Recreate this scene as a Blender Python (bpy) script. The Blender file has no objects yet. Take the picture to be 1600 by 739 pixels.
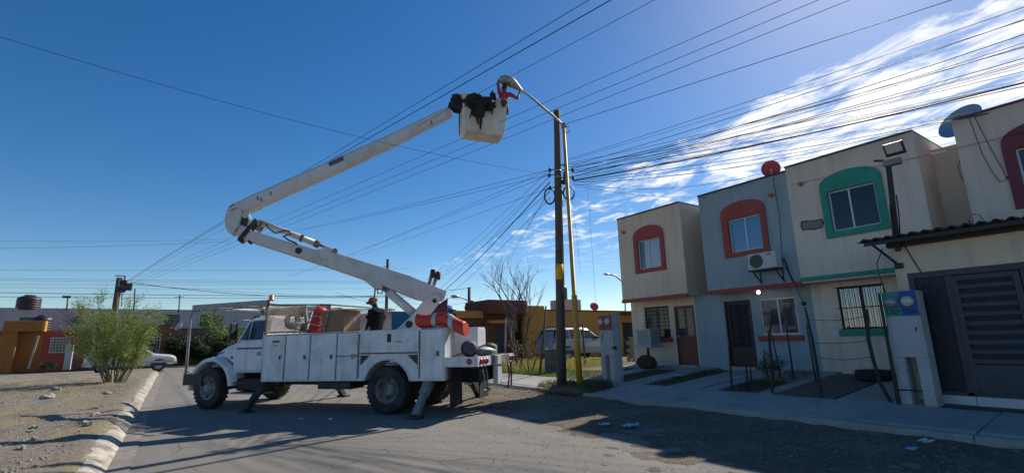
import bpy, math, random
from mathutils import Vector, Matrix, noise
random.seed(7)
PI = math.pi
R = math.radians
SC = bpy.context.scene
COL = SC.collection

# ------------------------------------------------------------------ camera
F_PX, PITCH, ROLL, CAM_H, YAW = 760.0, R(11.9), R(-1.4), 1.52, R(34.5)
fw = Vector((math.sin(YAW) * math.cos(PITCH), math.cos(YAW) * math.cos(PITCH), math.sin(PITCH)))
rt0 = Vector((math.cos(YAW), -math.sin(YAW), 0)); up0 = rt0.cross(fw)
rt = rt0 * math.cos(ROLL) + up0 * math.sin(ROLL)
up = up0 * math.cos(ROLL) - rt0 * math.sin(ROLL)
CAM = Vector((0, 0, CAM_H))
cd = bpy.data.cameras.new('camera'); cam = bpy.data.objects.new('camera', cd); COL.objects.link(cam)
cd.sensor_width = 36; cd.lens = F_PX / 1600 * 36; cd.clip_start = 0.05; cd.clip_end = 4000
m = Matrix((rt, up, -fw)).transposed().to_4x4(); m.translation = CAM
cam.matrix_world = m
SC.camera = cam

# ------------------------------------------------------------------ sky, sun, exposure
SUN_AZ, SUN_EL = 75.0, 37.0           # azimuth clockwise from +Y (the street runs along +Y)
w = bpy.data.worlds.new('World'); SC.world = w; w.use_nodes = True
nt = w.node_tree; N = nt.nodes; L = nt.links
for n in list(N): N.remove(n)
def wn(t, **kw):
    n = N.new(t)
    for k, v in kw.items(): setattr(n, k, v)
    return n
def wmath(op, a, b=None, c=None):
    n = wn('ShaderNodeMath', operation=op)
    for i, q in enumerate((a, b, c)):
        if q is None: continue
        if isinstance(q, (int, float)): n.inputs[i].default_value = q
        else: L.new(q, n.inputs[i])
    return n.outputs[0]
sky = wn('ShaderNodeTexSky', sky_type='NISHITA'); sky.sun_disc = False
sky.sun_elevation = R(SUN_EL); sky.sun_rotation = R(SUN_AZ)
sky.altitude = 1100; sky.air_density = 1.0; sky.dust_density = 0.5; sky.ozone_density = 2.0
hsv = wn('ShaderNodeHueSaturation'); hsv.inputs['Saturation'].default_value = 1.36; hsv.inputs['Value'].default_value = 1.0; hsv.inputs['Hue'].default_value = 0.502
L.new(sky.outputs[0], hsv.inputs['Color'])
tc = wn('ShaderNodeTexCoord'); sp = wn('ShaderNodeSeparateXYZ'); L.new(tc.outputs['Generated'], sp.inputs[0])
zz = wmath('MAXIMUM', sp.outputs[2], 0.04)
cx = wmath('DIVIDE', sp.outputs[0], zz); cy = wmath('DIVIDE', sp.outputs[1], zz)
cmb = wn('ShaderNodeCombineXYZ')
# streaky high cloud: long along one bearing
a = R(72)
u_ = wmath('ADD', wmath('MULTIPLY', cx, math.cos(a)), wmath('MULTIPLY', cy, math.sin(a)))
v_ = wmath('SUBTRACT', wmath('MULTIPLY', cy, math.cos(a)), wmath('MULTIPLY', cx, math.sin(a)))
L.new(wmath('MULTIPLY', u_, 0.62), cmb.inputs[0]); L.new(v_, cmb.inputs[1])
def wnoise(scale, detail, rough, dist=0.0):
    n = wn('ShaderNodeTexNoise'); n.inputs['Scale'].default_value = scale; n.inputs['Detail'].default_value = detail
    n.inputs['Roughness'].default_value = rough; n.inputs['Distortion'].default_value = dist
    L.new(cmb.outputs[0], n.inputs['Vector']); return n.outputs[0]
big = wnoise(1.15, 3, 0.5, 0.3); fine = wnoise(5.0, 12, 0.66, 0.45)
edge = wmath('SUBTRACT', wmath('SUBTRACT', cx, wmath('MULTIPLY', cy, 0.14)), 1.70)       # the cloud field begins along a line
edge = wmath('ADD', edge, wmath('MULTIPLY', wmath('SUBTRACT', big, 0.5), 0.9))
def wramp(x, lo, hi):
    n = wn('ShaderNodeMapRange', interpolation_type='SMOOTHSTEP'); L.new(x, n.inputs[0])
    n.inputs[1].default_value = lo; n.inputs[2].default_value = hi; return n.outputs[0]
field = wramp(edge, -0.12, 0.40)
thr = wmath('SUBTRACT', 0.72, wmath('MULTIPLY', field, 0.35))
thr = wmath('ADD', thr, wmath('MULTIPLY', wramp(cy, 1.2, 2.5), 0.12))
dens = wramp(wmath('SUBTRACT', fine, thr), -0.02, 0.20)
fade = wramp(sp.outputs[2], 0.10, 0.26)
dens = wmath('MULTIPLY', dens, fade)
mixc = wn('ShaderNodeMix', data_type='RGBA'); L.new(dens, mixc.inputs[0]); L.new(hsv.outputs[0], mixc.inputs[6])
mixc.inputs[7].default_value = (9.6, 9.7, 9.9, 1)
bg = wn('ShaderNodeBackground'); bg.inputs[1].default_value = 0.088
out = wn('ShaderNodeOutputWorld'); L.new(mixc.outputs[2], bg.inputs[0]); L.new(bg.outputs[0], out.inputs[0])

sl = bpy.data.lights.new('sun', 'SUN'); sl.energy = 4.3; sl.angle = R(0.53); sl.color = (1.0, 0.93, 0.82)
so = bpy.data.objects.new('sun', sl); COL.objects.link(so)
sund = Vector((math.sin(R(SUN_AZ)) * math.cos(R(SUN_EL)), math.cos(R(SUN_AZ)) * math.cos(R(SUN_EL)), math.sin(R(SUN_EL))))
so.rotation_euler = sund.to_track_quat('Z', 'Y').to_euler(); so.location = sund * 60
SC.view_settings.view_transform = 'Standard'; SC.view_settings.look = 'None'
SC.view_settings.exposure = 0.36; SC.view_settings.gamma = 1.0
SC.render.engine = 'CYCLES'
SC.cycles.max_bounces = 6; SC.cycles.transparent_max_bounces = 12

# ------------------------------------------------------------------ photo pixel -> world helpers (pixel gives a direction; the plane gives the distance)
def ray(px, py): return rt * ((px - 800) / F_PX) - up * ((py - 369.5) / F_PX) + fw
def gnd(px, py, z=0.0):
    d = ray(px, py); return CAM + d * ((z - CAM_H) / d.z)
def onx(px, py, X):
    d = ray(px, py); return CAM + d * (X / d.x)
def ony(px, py, Y):
    d = ray(px, py); return CAM + d * (Y / d.y)
def onplane(px, py, p0, n):
    d = ray(px, py); return CAM + d * ((Vector(p0) - CAM).dot(n) / d.dot(n))

# ------------------------------------------------------------------ materials
MATS = {}
def mat(name, col, rough=0.8, var=0.12, vscale=3.0, bump=0.0, bscale=40.0, metal=0.0, col2=None, c2scale=1.2, c2lo=0.5, c2hi=0.62, spec=0.5,
        emit=None, alpha=1.0, trans=0.0, streak=0.0, col3=None, c3scale=9.0, c3lo=0.62, c3hi=0.66, coat=0.0, sub=0.0, bdist=0.02):
    if name in MATS: return MATS[name]
    M = bpy.data.materials.new(name); M.use_nodes = True; MATS[name] = M
    t = M.node_tree; P = t.nodes['Principled BSDF']; lk = t.links.new
    P.inputs['Roughness'].default_value = rough; P.inputs['Metallic'].default_value = metal
    P.inputs['Specular IOR Level'].default_value = spec
    if coat: P.inputs['Coat Weight'].default_value = coat; P.inputs['Coat Roughness'].default_value = 0.12
    if trans: P.inputs['Transmission Weight'].default_value = trans
    if alpha < 1: P.inputs['Alpha'].default_value = alpha
    tcn = t.nodes.new('ShaderNodeTexCoord')
    def nz(scale, detail=6, rough_=0.6, vec=None):
        n = t.nodes.new('ShaderNodeTexNoise'); n.inputs['Scale'].default_value = scale; n.inputs['Detail'].default_value = detail
        n.inputs['Roughness'].default_value = rough_; lk(vec or tcn.outputs['Object'], n.inputs['Vector']); return n.outputs[0]
    def rng(x, a, b, c=0.0, d=1.0):
        n = t.nodes.new('ShaderNodeMapRange'); lk(x, n.inputs[0]); n.inputs[1].default_value = a; n.inputs[2].default_value = b
        n.inputs[3].default_value = c; n.inputs[4].default_value = d; return n.outputs[0]
    def mix(fac, A, B, mode='MIX'):
        n = t.nodes.new('ShaderNodeMix'); n.data_type = 'RGBA'; n.blend_type = mode
        if isinstance(fac, float): n.inputs[0].default_value = fac
        else: lk(fac, n.inputs[0])
        for i, q in ((6, A), (7, B)):
            if isinstance(q, tuple): n.inputs[i].default_value = (*q[:3], 1)
            else: lk(q, n.inputs[i])
        return n.outputs[2]
    c = tuple(col)
    if col2: c = mix(rng(nz(c2scale, 8, 0.65), c2lo, c2hi), c, tuple(col2))
    if col3: c = mix(rng(nz(c3scale, 8, 0.7), c3lo, c3hi), c, tuple(col3))
    if streak:
        mp = t.nodes.new('ShaderNodeMapping'); mp.inputs['Scale'].default_value = (5, 5, 0.5); lk(tcn.outputs['Object'], mp.inputs['Vector'])
        s = nz(1.0, 7, 0.65, mp.outputs[0]); c = mix(rng(s, 0.48, 0.78, 0.0, streak), c, tuple(q * 0.45 for q in col[:3]))
    if var:
        v = rng(nz(vscale, 8, 0.65), 0.25, 0.75, 1 - var, 1 + var)
        cmbn = t.nodes.new('ShaderNodeCombineColor'); [lk(v, cmbn.inputs[i]) for i in range(3)]
        c = mix(1.0, c, cmbn.outputs[0], 'MULTIPLY')
    if isinstance(c, tuple): P.inputs['Base Color'].default_value = (*c[:3], 1)
    else: lk(c, P.inputs['Base Color'])
    if bump:
        b = t.nodes.new('ShaderNodeBump'); b.inputs['Strength'].default_value = bump; b.inputs['Distance'].default_value = bdist
        lk(nz(bscale, 6, 0.7), b.inputs['Height']); lk(b.outputs[0], P.inputs['Normal'])
    if emit:
        P.inputs['Emission Color'].default_value = (*emit[:3], 1); P.inputs['Emission Strength'].default_value = emit[3]
    return M

def glass(name, tint, rough=0.04):
    return mat(name, tint, rough, var=0.05, spec=0.5, coat=0.15)
def foliage(name, col, var=0.35):
    M = mat(name, col, 0.6, var=var, vscale=2.2)
    t = M.node_tree; P = t.nodes['Principled BSDF']
    tr = t.nodes.new('ShaderNodeBsdfTranslucent'); tr.inputs[0].default_value = (col[0] * 1.5, col[1] * 1.7, col[2] * 0.9, 1)
    ms = t.nodes.new('ShaderNodeMixShader'); ms.inputs[0].default_value = 0.4
    o = t.nodes['Material Output']; t.links.new(P.outputs[0], ms.inputs[1]); t.links.new(tr.outputs[0], ms.inputs[2]); t.links.new(ms.outputs[0], o.inputs[0])
    return M

# ------------------------------------------------------------------ mesh builder and tagging
class MB:
    def __init__(s): s.v = []; s.f = []; s.sm = []; s.mi = []; s.cur = 0
    def add(s, vs, fs, smooth=False):
        o = len(s.v); s.v += [Vector(q) for q in vs]
        for f in fs: s.f.append([o + i for i in f]); s.sm.append(smooth); s.mi.append(s.cur)
        return s
    def box(s, x0, x1, y0, y1, z0, z1):
        return s.add([(x0,y0,z0),(x1,y0,z0),(x1,y1,z0),(x0,y1,z0),(x0,y0,z1),(x1,y0,z1),(x1,y1,z1),(x0,y1,z1)],
                     [(0,3,2,1),(4,5,6,7),(0,1,5,4),(1,2,6,5),(2,3,7,6),(3,0,4,7)])
    def hexa(s, b, t):
        return s.add(list(b) + list(t), [(0,3,2,1),(4,5,6,7),(0,1,5,4),(1,2,6,5),(2,3,7,6),(3,0,4,7)])
    def prism(s, pts, fn, a, b):
        n = len(pts); vs = [fn(p[0], p[1], a) for p in pts] + [fn(p[0], p[1], b) for p in pts]
        fs = [list(range(n))[::-1], list(range(n, 2 * n))] + [(i, (i + 1) % n, n + (i + 1) % n, n + i) for i in range(n)]
        return s.add(vs, fs)
    def bar(s, p, q, w, h=None, upv=(0, 0, 1)):
        p = Vector(p); q = Vector(q); h = h or w; d = (q - p).normalized(); u = Vector(upv)
        if abs(d.dot(u)) > 0.98: u = Vector((1, 0, 0))
        x = d.cross(u).normalized() * (w / 2); y = x.cross(d).normalized() * (h / 2)
        return s.hexa([p - x - y, p + x - y, p + x + y, p - x + y], [q - x - y, q + x - y, q + x + y, q - x + y])
    def tube(s, path, r, n=8, caps=True, smooth=True):
        path = [Vector(p) for p in path]; k = len(path); rs = r if isinstance(r, (list, tuple)) else [r] * k
        u = None; vs = []
        for i, p in enumerate(path):
            d = (path[min(i + 1, k - 1)] - path[max(i - 1, 0)])
            if d.length < 1e-9: d = Vector((0, 0, 1))
            d.normalize()
            if u is None:
                u = Vector((0, 0, 1)) if abs(d.z) < 0.9 else Vector((1, 0, 0))
            u = (u - d * u.dot(d)); u.normalize(); w_ = d.cross(u)
            for j in range(n):
                t = 2 * PI * j / n; vs.append(p + (u * math.cos(t) + w_ * math.sin(t)) * rs[i])
        fs = [(i * n + j, i * n + (j + 1) % n, (i + 1) * n + (j + 1) % n, (i + 1) * n + j) for i in range(k - 1) for j in range(n)]
        s.add(vs, fs, smooth)
        if caps:
            o = len(s.v) - k * n
            s.f.append([o + j for j in range(n)][::-1]); s.sm.append(False); s.mi.append(s.cur)
            s.f.append([o + (k - 1) * n + j for j in range(n)]); s.sm.append(False); s.mi.append(s.cur)
        return s
    def lathe(s, prof, c=(0, 0, 0), axis=(0, 0, 1), n=20, smooth=True, cap=True):
        ax = Vector(axis).normalized(); u = Vector((1, 0, 0)) if abs(ax.x) < 0.9 else Vector((0, 1, 0))
        u = (u - ax * u.dot(ax)).normalized(); w_ = ax.cross(u); c = Vector(c); k = len(prof); vs = []
        for r_, z in prof:
            for j in range(n):
                t = 2 * PI * j / n; vs.append(c + ax * z + (u * math.cos(t) + w_ * math.sin(t)) * r_)
        fs = [(i * n + j, i * n + (j + 1) % n, (i + 1) * n + (j + 1) % n, (i + 1) * n + j) for i in range(k - 1) for j in range(n)]
        s.add(vs, fs, smooth)
        o = len(s.v) - k * n
        if not cap: return s
        if prof[0][0] > 1e-4: s.f.append([o + j for j in range(n)][::-1]); s.sm.append(False); s.mi.append(s.cur)
        if prof[-1][0] > 1e-4: s.f.append([o + (k - 1) * n + j for j in range(n)]); s.sm.append(False); s.mi.append(s.cur)
        return s
    def blob(s, c, r, seed=0, amp=0.25, n=10, m=7, sc=(1, 1, 1), freq=1.6):
        c = Vector(c); vs = []; off = Vector((seed * 3.1, seed * 1.7, seed * 0.9))
        for i in range(m + 1):
            th = PI * i / m
            for j in range(n):
                ph = 2 * PI * j / n; d = Vector((math.sin(th) * math.cos(ph), math.sin(th) * math.sin(ph), math.cos(th)))
                k = 1 + amp * noise.noise(d * freq + off) * 1.6
                vs.append(c + Vector((d.x * sc[0], d.y * sc[1], d.z * sc[2])) * (r * k))
        fs = [(i * n + j, (i + 1) * n + j, (i + 1) * n + (j + 1) % n, i * n + (j + 1) % n) for i in range(m) for j in range(n)]
        return s.add(vs, fs, True)
    def build(s, name, ma, parent=None, local=False, bevel=0.0, origin=None, seg=2):
        me = bpy.data.meshes.new(name)
        if parent is None:
            if origin is None:
                xs = [q.x for q in s.v]; ys = [q.y for q in s.v]; zs = [q.z for q in s.v]
                origin = Vector(((min(xs) + max(xs)) / 2, (min(ys) + max(ys)) / 2, min(zs)))
            vs = [q - Vector(origin) for q in s.v]
        elif local: vs = s.v
        else:
            inv = ROOT[parent.name].inverted(); vs = [inv @ q for q in s.v]
        me.from_pydata([tuple(q) for q in vs], [], s.f)
        me.polygons.foreach_set('use_smooth', s.sm)
        for q in (ma if isinstance(ma, (list, tuple)) else [ma]): me.materials.append(q)
        if len(me.materials) > 1: me.polygons.foreach_set('material_index', s.mi)
        me.update()
        o = bpy.data.objects.new(name, me); COL.objects.link(o)
        if parent is None:
            o.location = origin
        else:
            o.parent = parent; ROOT[o.name] = ROOT[parent.name]
        if bevel:
            b = o.modifiers.new('edge', 'BEVEL'); b.width = bevel; b.segments = seg; b.limit_method = 'ANGLE'; b.angle_limit = R(35)
        return o
ROOT = {}
def thing(name, label, cat, loc=(0, 0, 0), rotz=0.0, group=None):
    o = bpy.data.objects.new(name, None); COL.objects.link(o); o.empty_display_size = 0.2
    o.location = loc; o.rotation_euler = (0, 0, rotz); o['label'] = label; o['category'] = cat
    if group: o['group'] = group
    ROOT[o.name] = Matrix.Translation(Vector(loc)) @ Matrix.Rotation(rotz, 4, 'Z')
    return o
def tag(o, label, cat, group=None):
    o['label'] = label; o['category'] = cat
    if group: o['group'] = group
    return o
def struct(o): o['kind'] = 'structure'; return o
def stuff(o): o['kind'] = 'stuff'; return o
def copy_tree(o, parent=None):
    c = o.copy(); COL.objects.link(c); c.parent = parent
    for ch in list(o.children): copy_tree(ch, c)
    return c
XY = lambda a, b, c: (a, b, c)
def lerp(a, b, t): return a + (b - a) * t
def text_mesh(body, size, name, ma, parent, loc, rot, extrude=0.002):
    cu = bpy.data.curves.new(name + '_cu', 'FONT'); cu.body = body; cu.size = size; cu.extrude = extrude; cu.align_x = 'CENTER'; cu.align_y = 'CENTER'
    tmp = bpy.data.objects.new(name + '_tmp', cu); COL.objects.link(tmp)
    me = bpy.data.meshes.new_from_object(tmp.evaluated_get(bpy.context.evaluated_depsgraph_get()))
    bpy.data.objects.remove(tmp); bpy.data.curves.remove(cu)
    me.name = name; me.materials.clear(); me.materials.append(ma)
    Mw = Matrix.Translation(Vector(loc)) @ rot.to_4x4(); me.transform(ROOT[parent.name].inverted() @ Mw)
    o = bpy.data.objects.new(name, me); COL.objects.link(o); o.parent = parent; ROOT[o.name] = ROOT[parent.name]
    return o

# ------------------------------------------------------------------ ground, road, kerbs, pavement
def fbm(x, y, s, o=4):
    return sum(noise.noise(Vector((x * s * 2 ** i, y * s * 2 ** i, 3.7 * i))) / 2 ** i for i in range(o))
def gz(x, y):
    if x >= 8.7:
        pts = ((8.7, 0.15), (10.3, 0.30), (13.6, 0.55), (16, 0.45), (19, 0.32), (400, 0.3))
        for (a, za), (b, zb) in zip(pts, pts[1:]):
            if x <= b:
                z = lerp(za, zb, (x - a) / (b - a)); break
        if y > 12.4: z = min(z, 0.3 + 0.0 * y)
        return z
    if x > -0.6: return 0.0
    k = min(1.0, (-0.6 - x) / 0.24)
    far = min(1.0, max(0.0, (39.0 - y) / 3.0))
    return k * (0.13 + 0.05 * far + far * (0.07 * fbm(x, y, 0.45) + 0.035 * fbm(x + 9, y, 2.2)))
def grid(name, xs, ys, fz, ma, smooth=True):
    b = MB(); n = len(ys)
    b.add([(x, y, fz(x, y)) for x in xs for y in ys],
          [(i * n + j, (i + 1) * n + j, (i + 1) * n + j + 1, i * n + j + 1) for i in range(len(xs) - 1) for j in range(n - 1)], smooth)
    return b.build(name, ma, origin=(0, 0, 0))
def steps(a, b, n, p=1.0): return [a + (b - a) * (i / n) ** p for i in range(n + 1)]

M_dirt = mat('dirt', (0.245, 0.21, 0.165), 0.95, var=0.4, vscale=11, bump=1.0, bscale=24, col2=(0.315, 0.245, 0.135), c2scale=0.6, c2lo=0.49, c2hi=0.62, col3=(0.14, 0.12, 0.10), c3scale=3.2, c3lo=0.56, c3hi=0.7, bdist=0.05)
M_dark_dirt = mat('gutter dirt', (0.15, 0.115, 0.075), 0.96, var=0.45, vscale=14, bump=1.0, bscale=30, col2=(0.24, 0.195, 0.135), c2scale=1.1, c2lo=0.42, c2hi=0.66, col3=(0.075, 0.06, 0.045), c3scale=6, c3lo=0.55, c3hi=0.68, bdist=0.05)
M_road = mat('asphalt', (0.185, 0.172, 0.152), 0.93, var=0.28, vscale=60, bump=0.55, bscale=120, col2=(0.235, 0.21, 0.175), c2scale=0.35, c2lo=0.42, c2hi=0.68, col3=(0.115, 0.107, 0.1), c3scale=2.1, c3lo=0.6, c3hi=0.75, bdist=0.012)
def road_detail(M):
    t = M.node_tree; P = t.nodes['Principled BSDF']; lk = t.links.new; src = P.inputs['Base Color'].links[0].from_socket
    tcn = t.nodes.new('ShaderNodeTexCoord')
    nz_ = t.nodes.new('ShaderNodeTexNoise'); nz_.inputs['Scale'].default_value = 1.3; nz_.inputs['Detail'].default_value = 5; lk(tcn.outputs['Object'], nz_.inputs['Vector'])
    ad = t.nodes.new('ShaderNodeMix'); ad.data_type = 'VECTOR'; ad.inputs[0].default_value = 0.22; lk(tcn.outputs['Object'], ad.inputs[4]); lk(nz_.outputs['Color'], ad.inputs[5])
    vo = t.nodes.new('ShaderNodeTexVoronoi'); vo.feature = 'DISTANCE_TO_EDGE'; vo.inputs['Scale'].default_value = 0.85; lk(ad.outputs[1], vo.inputs['Vector'])
    def rng(x, a, b, c, d):
        n = t.nodes.new('ShaderNodeMapRange'); lk(x, n.inputs[0]); n.inputs[1].default_value = a; n.inputs[2].default_value = b; n.inputs[3].default_value = c; n.inputs[4].default_value = d; return n.outputs[0]
    crack = rng(vo.outputs['Distance'], 0.003, 0.010, 1.0, 0.0)
    big = t.nodes.new('ShaderNodeTexNoise'); big.inputs['Scale'].default_value = 0.5; big.inputs['Detail'].default_value = 3; lk(tcn.outputs['Object'], big.inputs['Vector'])
    mul = t.nodes.new('ShaderNodeMath'); mul.operation = 'MULTIPLY'; lk(crack, mul.inputs[0]); lk(rng(big.outputs[0], 0.46, 0.62, 0.0, 0.75), mul.inputs[1])
    mp = t.nodes.new('ShaderNodeMapping'); mp.inputs['Scale'].default_value = (2.4, 0.16, 1); lk(tcn.outputs['Object'], mp.inputs['Vector'])
    tr_ = t.nodes.new('ShaderNodeTexNoise'); tr_.inputs['Scale'].default_value = 1.0; tr_.inputs['Detail'].default_value = 7; lk(mp.outputs[0], tr_.inputs['Vector'])
    m1 = t.nodes.new('ShaderNodeMix'); m1.data_type = 'RGBA'; lk(rng(tr_.outputs[0], 0.50, 0.70, 0.0, 0.6), m1.inputs[0]); lk(src, m1.inputs[6]); m1.inputs[7].default_value = (0.265, 0.235, 0.19, 1)
    oi = t.nodes.new('ShaderNodeTexNoise'); oi.inputs['Scale'].default_value = 0.9; oi.inputs['Detail'].default_value = 6; oi.inputs['Roughness'].default_value = 0.7; lk(tcn.outputs['Object'], oi.inputs['Vector'])
    m2 = t.nodes.new('ShaderNodeMix'); m2.data_type = 'RGBA'; lk(rng(oi.outputs[0], 0.60, 0.74, 0.0, 0.6), m2.inputs[0]); lk(m1.outputs[2], m2.inputs[6]); m2.inputs[7].default_value = (0.085, 0.08, 0.075, 1)
    m3 = t.nodes.new('ShaderNodeMix'); m3.data_type = 'RGBA'; lk(mul.outputs[0], m3.inputs[0]); lk(m2.outputs[2], m3.inputs[6]); m3.inputs[7].default_value = (0.045, 0.042, 0.04, 1)
    lk(m3.outputs[2], P.inputs['Base Color'])
road_detail(M_road)
M_conc = mat('concrete', (0.36, 0.345, 0.315), 0.92, var=0.16, vscale=5, bump=0.35, bscale=60, col2=(0.27, 0.25, 0.22), c2scale=1.0, c2lo=0.48, c2hi=0.7)
M_kerb = mat('whitewashed kerb', (0.47, 0.435, 0.37), 0.93, var=0.3, vscale=9, bump=0.7, bscale=35, col2=(0.25, 0.215, 0.165), c2scale=4.0, c2lo=0.46, c2hi=0.58)
M_gstrip = mat('dusty gutter concrete', (0.235, 0.21, 0.175), 0.95, var=0.3, vscale=7, bump=0.6, bscale=40, col2=(0.33, 0.30, 0.25), c2scale=2.2, c2lo=0.52, c2hi=0.62)
M_far = mat('far ground', (0.235, 0.2, 0.155), 0.95, var=0.2, vscale=0.2)

struct(grid('ground', [-1500, -300, -60, 0, 60, 300, 1500], [-1500, -300, -60, 0, 60, 300, 1500], lambda x, y: -0.06, M_far))
struct(grid('road', steps(-0.75, 8.9, 16), steps(-14, 60, 90), lambda x, y: 0.012 * fbm(x, y, 0.4, 2), M_road))
struct(grid('cross_street', [-90, -60, -30, -15, -8, -4, -0.76], [39.5, 41, 43, 45, 47.4], lambda x, y: 0.02, M_road))
struct(grid('verge', sorted([-60, -45, -32, -24, -18, -15] + steps(-12.5, -0.58, 110)), steps(1.5, 39.6, 260, 1.4), gz, M_dirt))
def gut(x, y):
    t = (x - 4.6) / 4.1
    return -0.016 + 0.085 * max(0, t) ** 1.3 + 0.042 * fbm(x, y, 0.7, 4) * (0.35 + t) + 0.016 * fbm(x, y, 3.5, 3)
struct(grid('gutter_soil', steps(4.4, 8.72, 90), steps(-3, 26, 380), gut, M_dark_dirt))
struct(grid('yard_soil', steps(8.86, 40, 60), steps(-6, 60, 130), lambda x, y: gz(x, y) - 0.03 + 0.015 * fbm(x, y, 1.5, 3), M_dark_dirt))

# left kerb: short cast stones, chipped and uneven, whitewashed
k0 = MB(); k0.box(-0.85, -0.62, -4, 39.4, -0.05, 0.03)
kerb = struct(k0.build('kerb_left', M_kerb)); ROOT[kerb.name] = Matrix.Translation(kerb.location)
y = 3.0; i = 0
while y < 36:
    ln = random.uniform(0.8, 1.2); g = random.choice((0.003, 0.004, 0.010)); b = MB()
    tp = 0.15 + random.uniform(-0.005, 0.004); lx = -0.96 + random.uniform(-0.01, 0.01); hx = -0.55 + random.uniform(-0.008, 0.008)
    nseg = 6; prof = [(lx, -0.02), (lx, tp * .9), (lerp(lx, hx, 0.35), tp), (lerp(lx, hx, 0.62), tp * 0.82), (lerp(lx, hx, 0.85), tp * 0.42), (hx, 0.012), (hx + 0.01, -0.02)]
    vs = []; fs = []; P = len(prof)
    for q in range(nseg + 1):
        yy = y + (ln - g) * q / nseg
        e = 0.6 if q in (0, nseg) else 1.0
        for r_, (px_, pz_) in enumerate(prof):
            nn = noise.noise(Vector((px_ * 4, yy * 1.8, 2.3)))
            vs.append((px_ + 0.012 * nn, yy, pz_ + (0.007 * nn if pz_ > 0 else 0)))
    fs = [(a_ * P + c_, a_ * P + c_ + 1, (a_ + 1) * P + c_ + 1, (a_ + 1) * P + c_) for a_ in range(nseg) for c_ in range(P - 1)]
    b.add(vs, fs, True); b.f += [list(range(P)), list(range(nseg * P, nseg * P + P))[::-1]]; b.sm += [False, False]; b.mi += [0, 0]; b.build('kerb_stone', M_kerb, kerb, bevel=0.0)
    y += ln; i += 1
# flat concrete gutter strip in front of the left kerb
struct(grid('gutter_strip', [-0.6, -0.5, -0.4, -0.3], steps(2, 37, 60), lambda x, y: 0.016 + 0.010 * fbm(x, y, 1.3, 2), M_gstrip))

# right kerb and pavement slabs
kb = MB(); kb.box(8.70, 8.86, -5, 33, -0.05, 0.10)
kr = struct(kb.build('kerb_right', M_conc)); ROOT[kr.name] = Matrix.Translation(kr.location)
for q in range(16):
    y0 = -5 + q * 2.4
    MB().hexa([(8.68, y0 + .006, -.02), (8.875, y0 + .006, -.02), (8.875, y0 + 2.394, -.02), (8.68, y0 + 2.394, -.02)],
              [(8.69, y0 + .006, .15), (8.875, y0 + .006, .162), (8.875, y0 + 2.394, .162), (8.69, y0 + 2.394, .15)]).build('kerb_stone', M_conc, kr, bevel=0.012)
sb = MB(); sb.hexa([(8.88, -5, -.05), (10.2, -5, -.05), (10.2, 33, -.05), (8.88, 33, -.05)], [(8.88, -5, .10), (10.2, -5, .22), (10.2, 33, .22), (8.88, 33, .10)])
sw = struct(sb.build('pavement', M_conc)); ROOT[sw.name] = Matrix.Translation(sw.location)
def slab(x0, x1, y0, y1, parent, name='paving_slab', ma=None, lift=0.0, thick=0.10, gap=0.008):
    f = lambda x, y: gz(x, y) + lift + 0.004
    c = [(x0 + gap, y0 + gap), (x1 - gap, y0 + gap), (x1 - gap, y1 - gap), (x0 + gap, y1 - gap)]
    j = [random.uniform(-0.006, 0.006) for _ in c]
    return MB().hexa([(x, y, f(x, y) - thick) for x, y in c], [(x, y, f(x, y) + dj) for (x, y), dj in zip(c, j)]).build(name, ma or M_conc, parent, bevel=0.01)
tree_pit = (10.0, 11.55)
for q in range(16):
    y0 = -5 + q * 2.4
    y1 = y0 + 2.4
    if y0 < 11.8 and y1 > 9.6:
        slab(9.75, 10.22, y0, y1, sw); continue            # an earth bed is left open round the two poles
    slab(8.88, 10.22, y0, y1, sw)
# concrete drives and paths between the pavement and the houses
yd = MB(); yd.box(10.3, 10.4, 3.0, 3.1, 0.1, 0.2)
dr = struct(yd.build('driveway', M_conc)); ROOT[dr.name] = Matrix.Translation(dr.location)
for (a0, a1, b0, b1) in ((10.24, 13.6, 3.12, 4.45), (10.24, 13.6, 5.66, 5.98), (10.24, 12.0, 6.9, 7.25), (10.24, 13.6, 7.32, 8.25), (11.9, 13.6, 6.0, 7.3), (10.24, 13.6, 9.0, 9.75), (12.9, 13.6, 9.75, 12.3), (10.24, 13.6, 10.75, 11.4)):
    n = max(1, round((a1 - a0) / 1.7))
    for q in range(n): slab(lerp(a0, a1, q / n), lerp(a0, a1, (q + 1) / n), b0, b1, dr, 'concrete_panel')
pad = grid('clay_pad', steps(10.24, 13.0, 12), steps(4.5, 5.62, 8), lambda x, y: gz(x, y) - 0.005, mat('clay pad', (0.15, 0.105, 0.085), 0.95, var=0.2, vscale=6, bump=0.4, bscale=40)); struct(pad)

# ---- stones, gravel, dry grass
def stone_mesh(seed, n=8, m=6):
    return MB().blob((0, 0, 0), 1.0, seed, 0.35, n, m, (1.0, 0.8, 0.55), 1.3)
M_stone = mat('stone', (0.34, 0.31, 0.27), 0.9, var=0.25, vscale=4, bump=0.5, bscale=20)
protos = []
for sd in range(5):
    b = stone_mesh(sd + 1); me = bpy.data.meshes.new('stone')
    me.from_pydata([tuple(q) for q in b.v], [], b.f); me.polygons.foreach_set('use_smooth', [False] * len(b.f)); me.materials.append(M_stone); protos.append(me)
named = [((72, 625), 0.17, 'largest grey stone lying on the dirt verge'), ((135, 670), 0.105, 'pale rounded stone on dirt beside the whitewashed kerb'), ((166, 618), 0.12, 'white angular stone near the kerb on the verge'),
         ((54, 687), 0.06, 'small pale stone low on the dirt verge'), ((88, 610), 0.15, 'light stone on the verge left of the bush'), ((34, 703), 0.07, 'small flat stone near the bottom left of the verge')]
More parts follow.
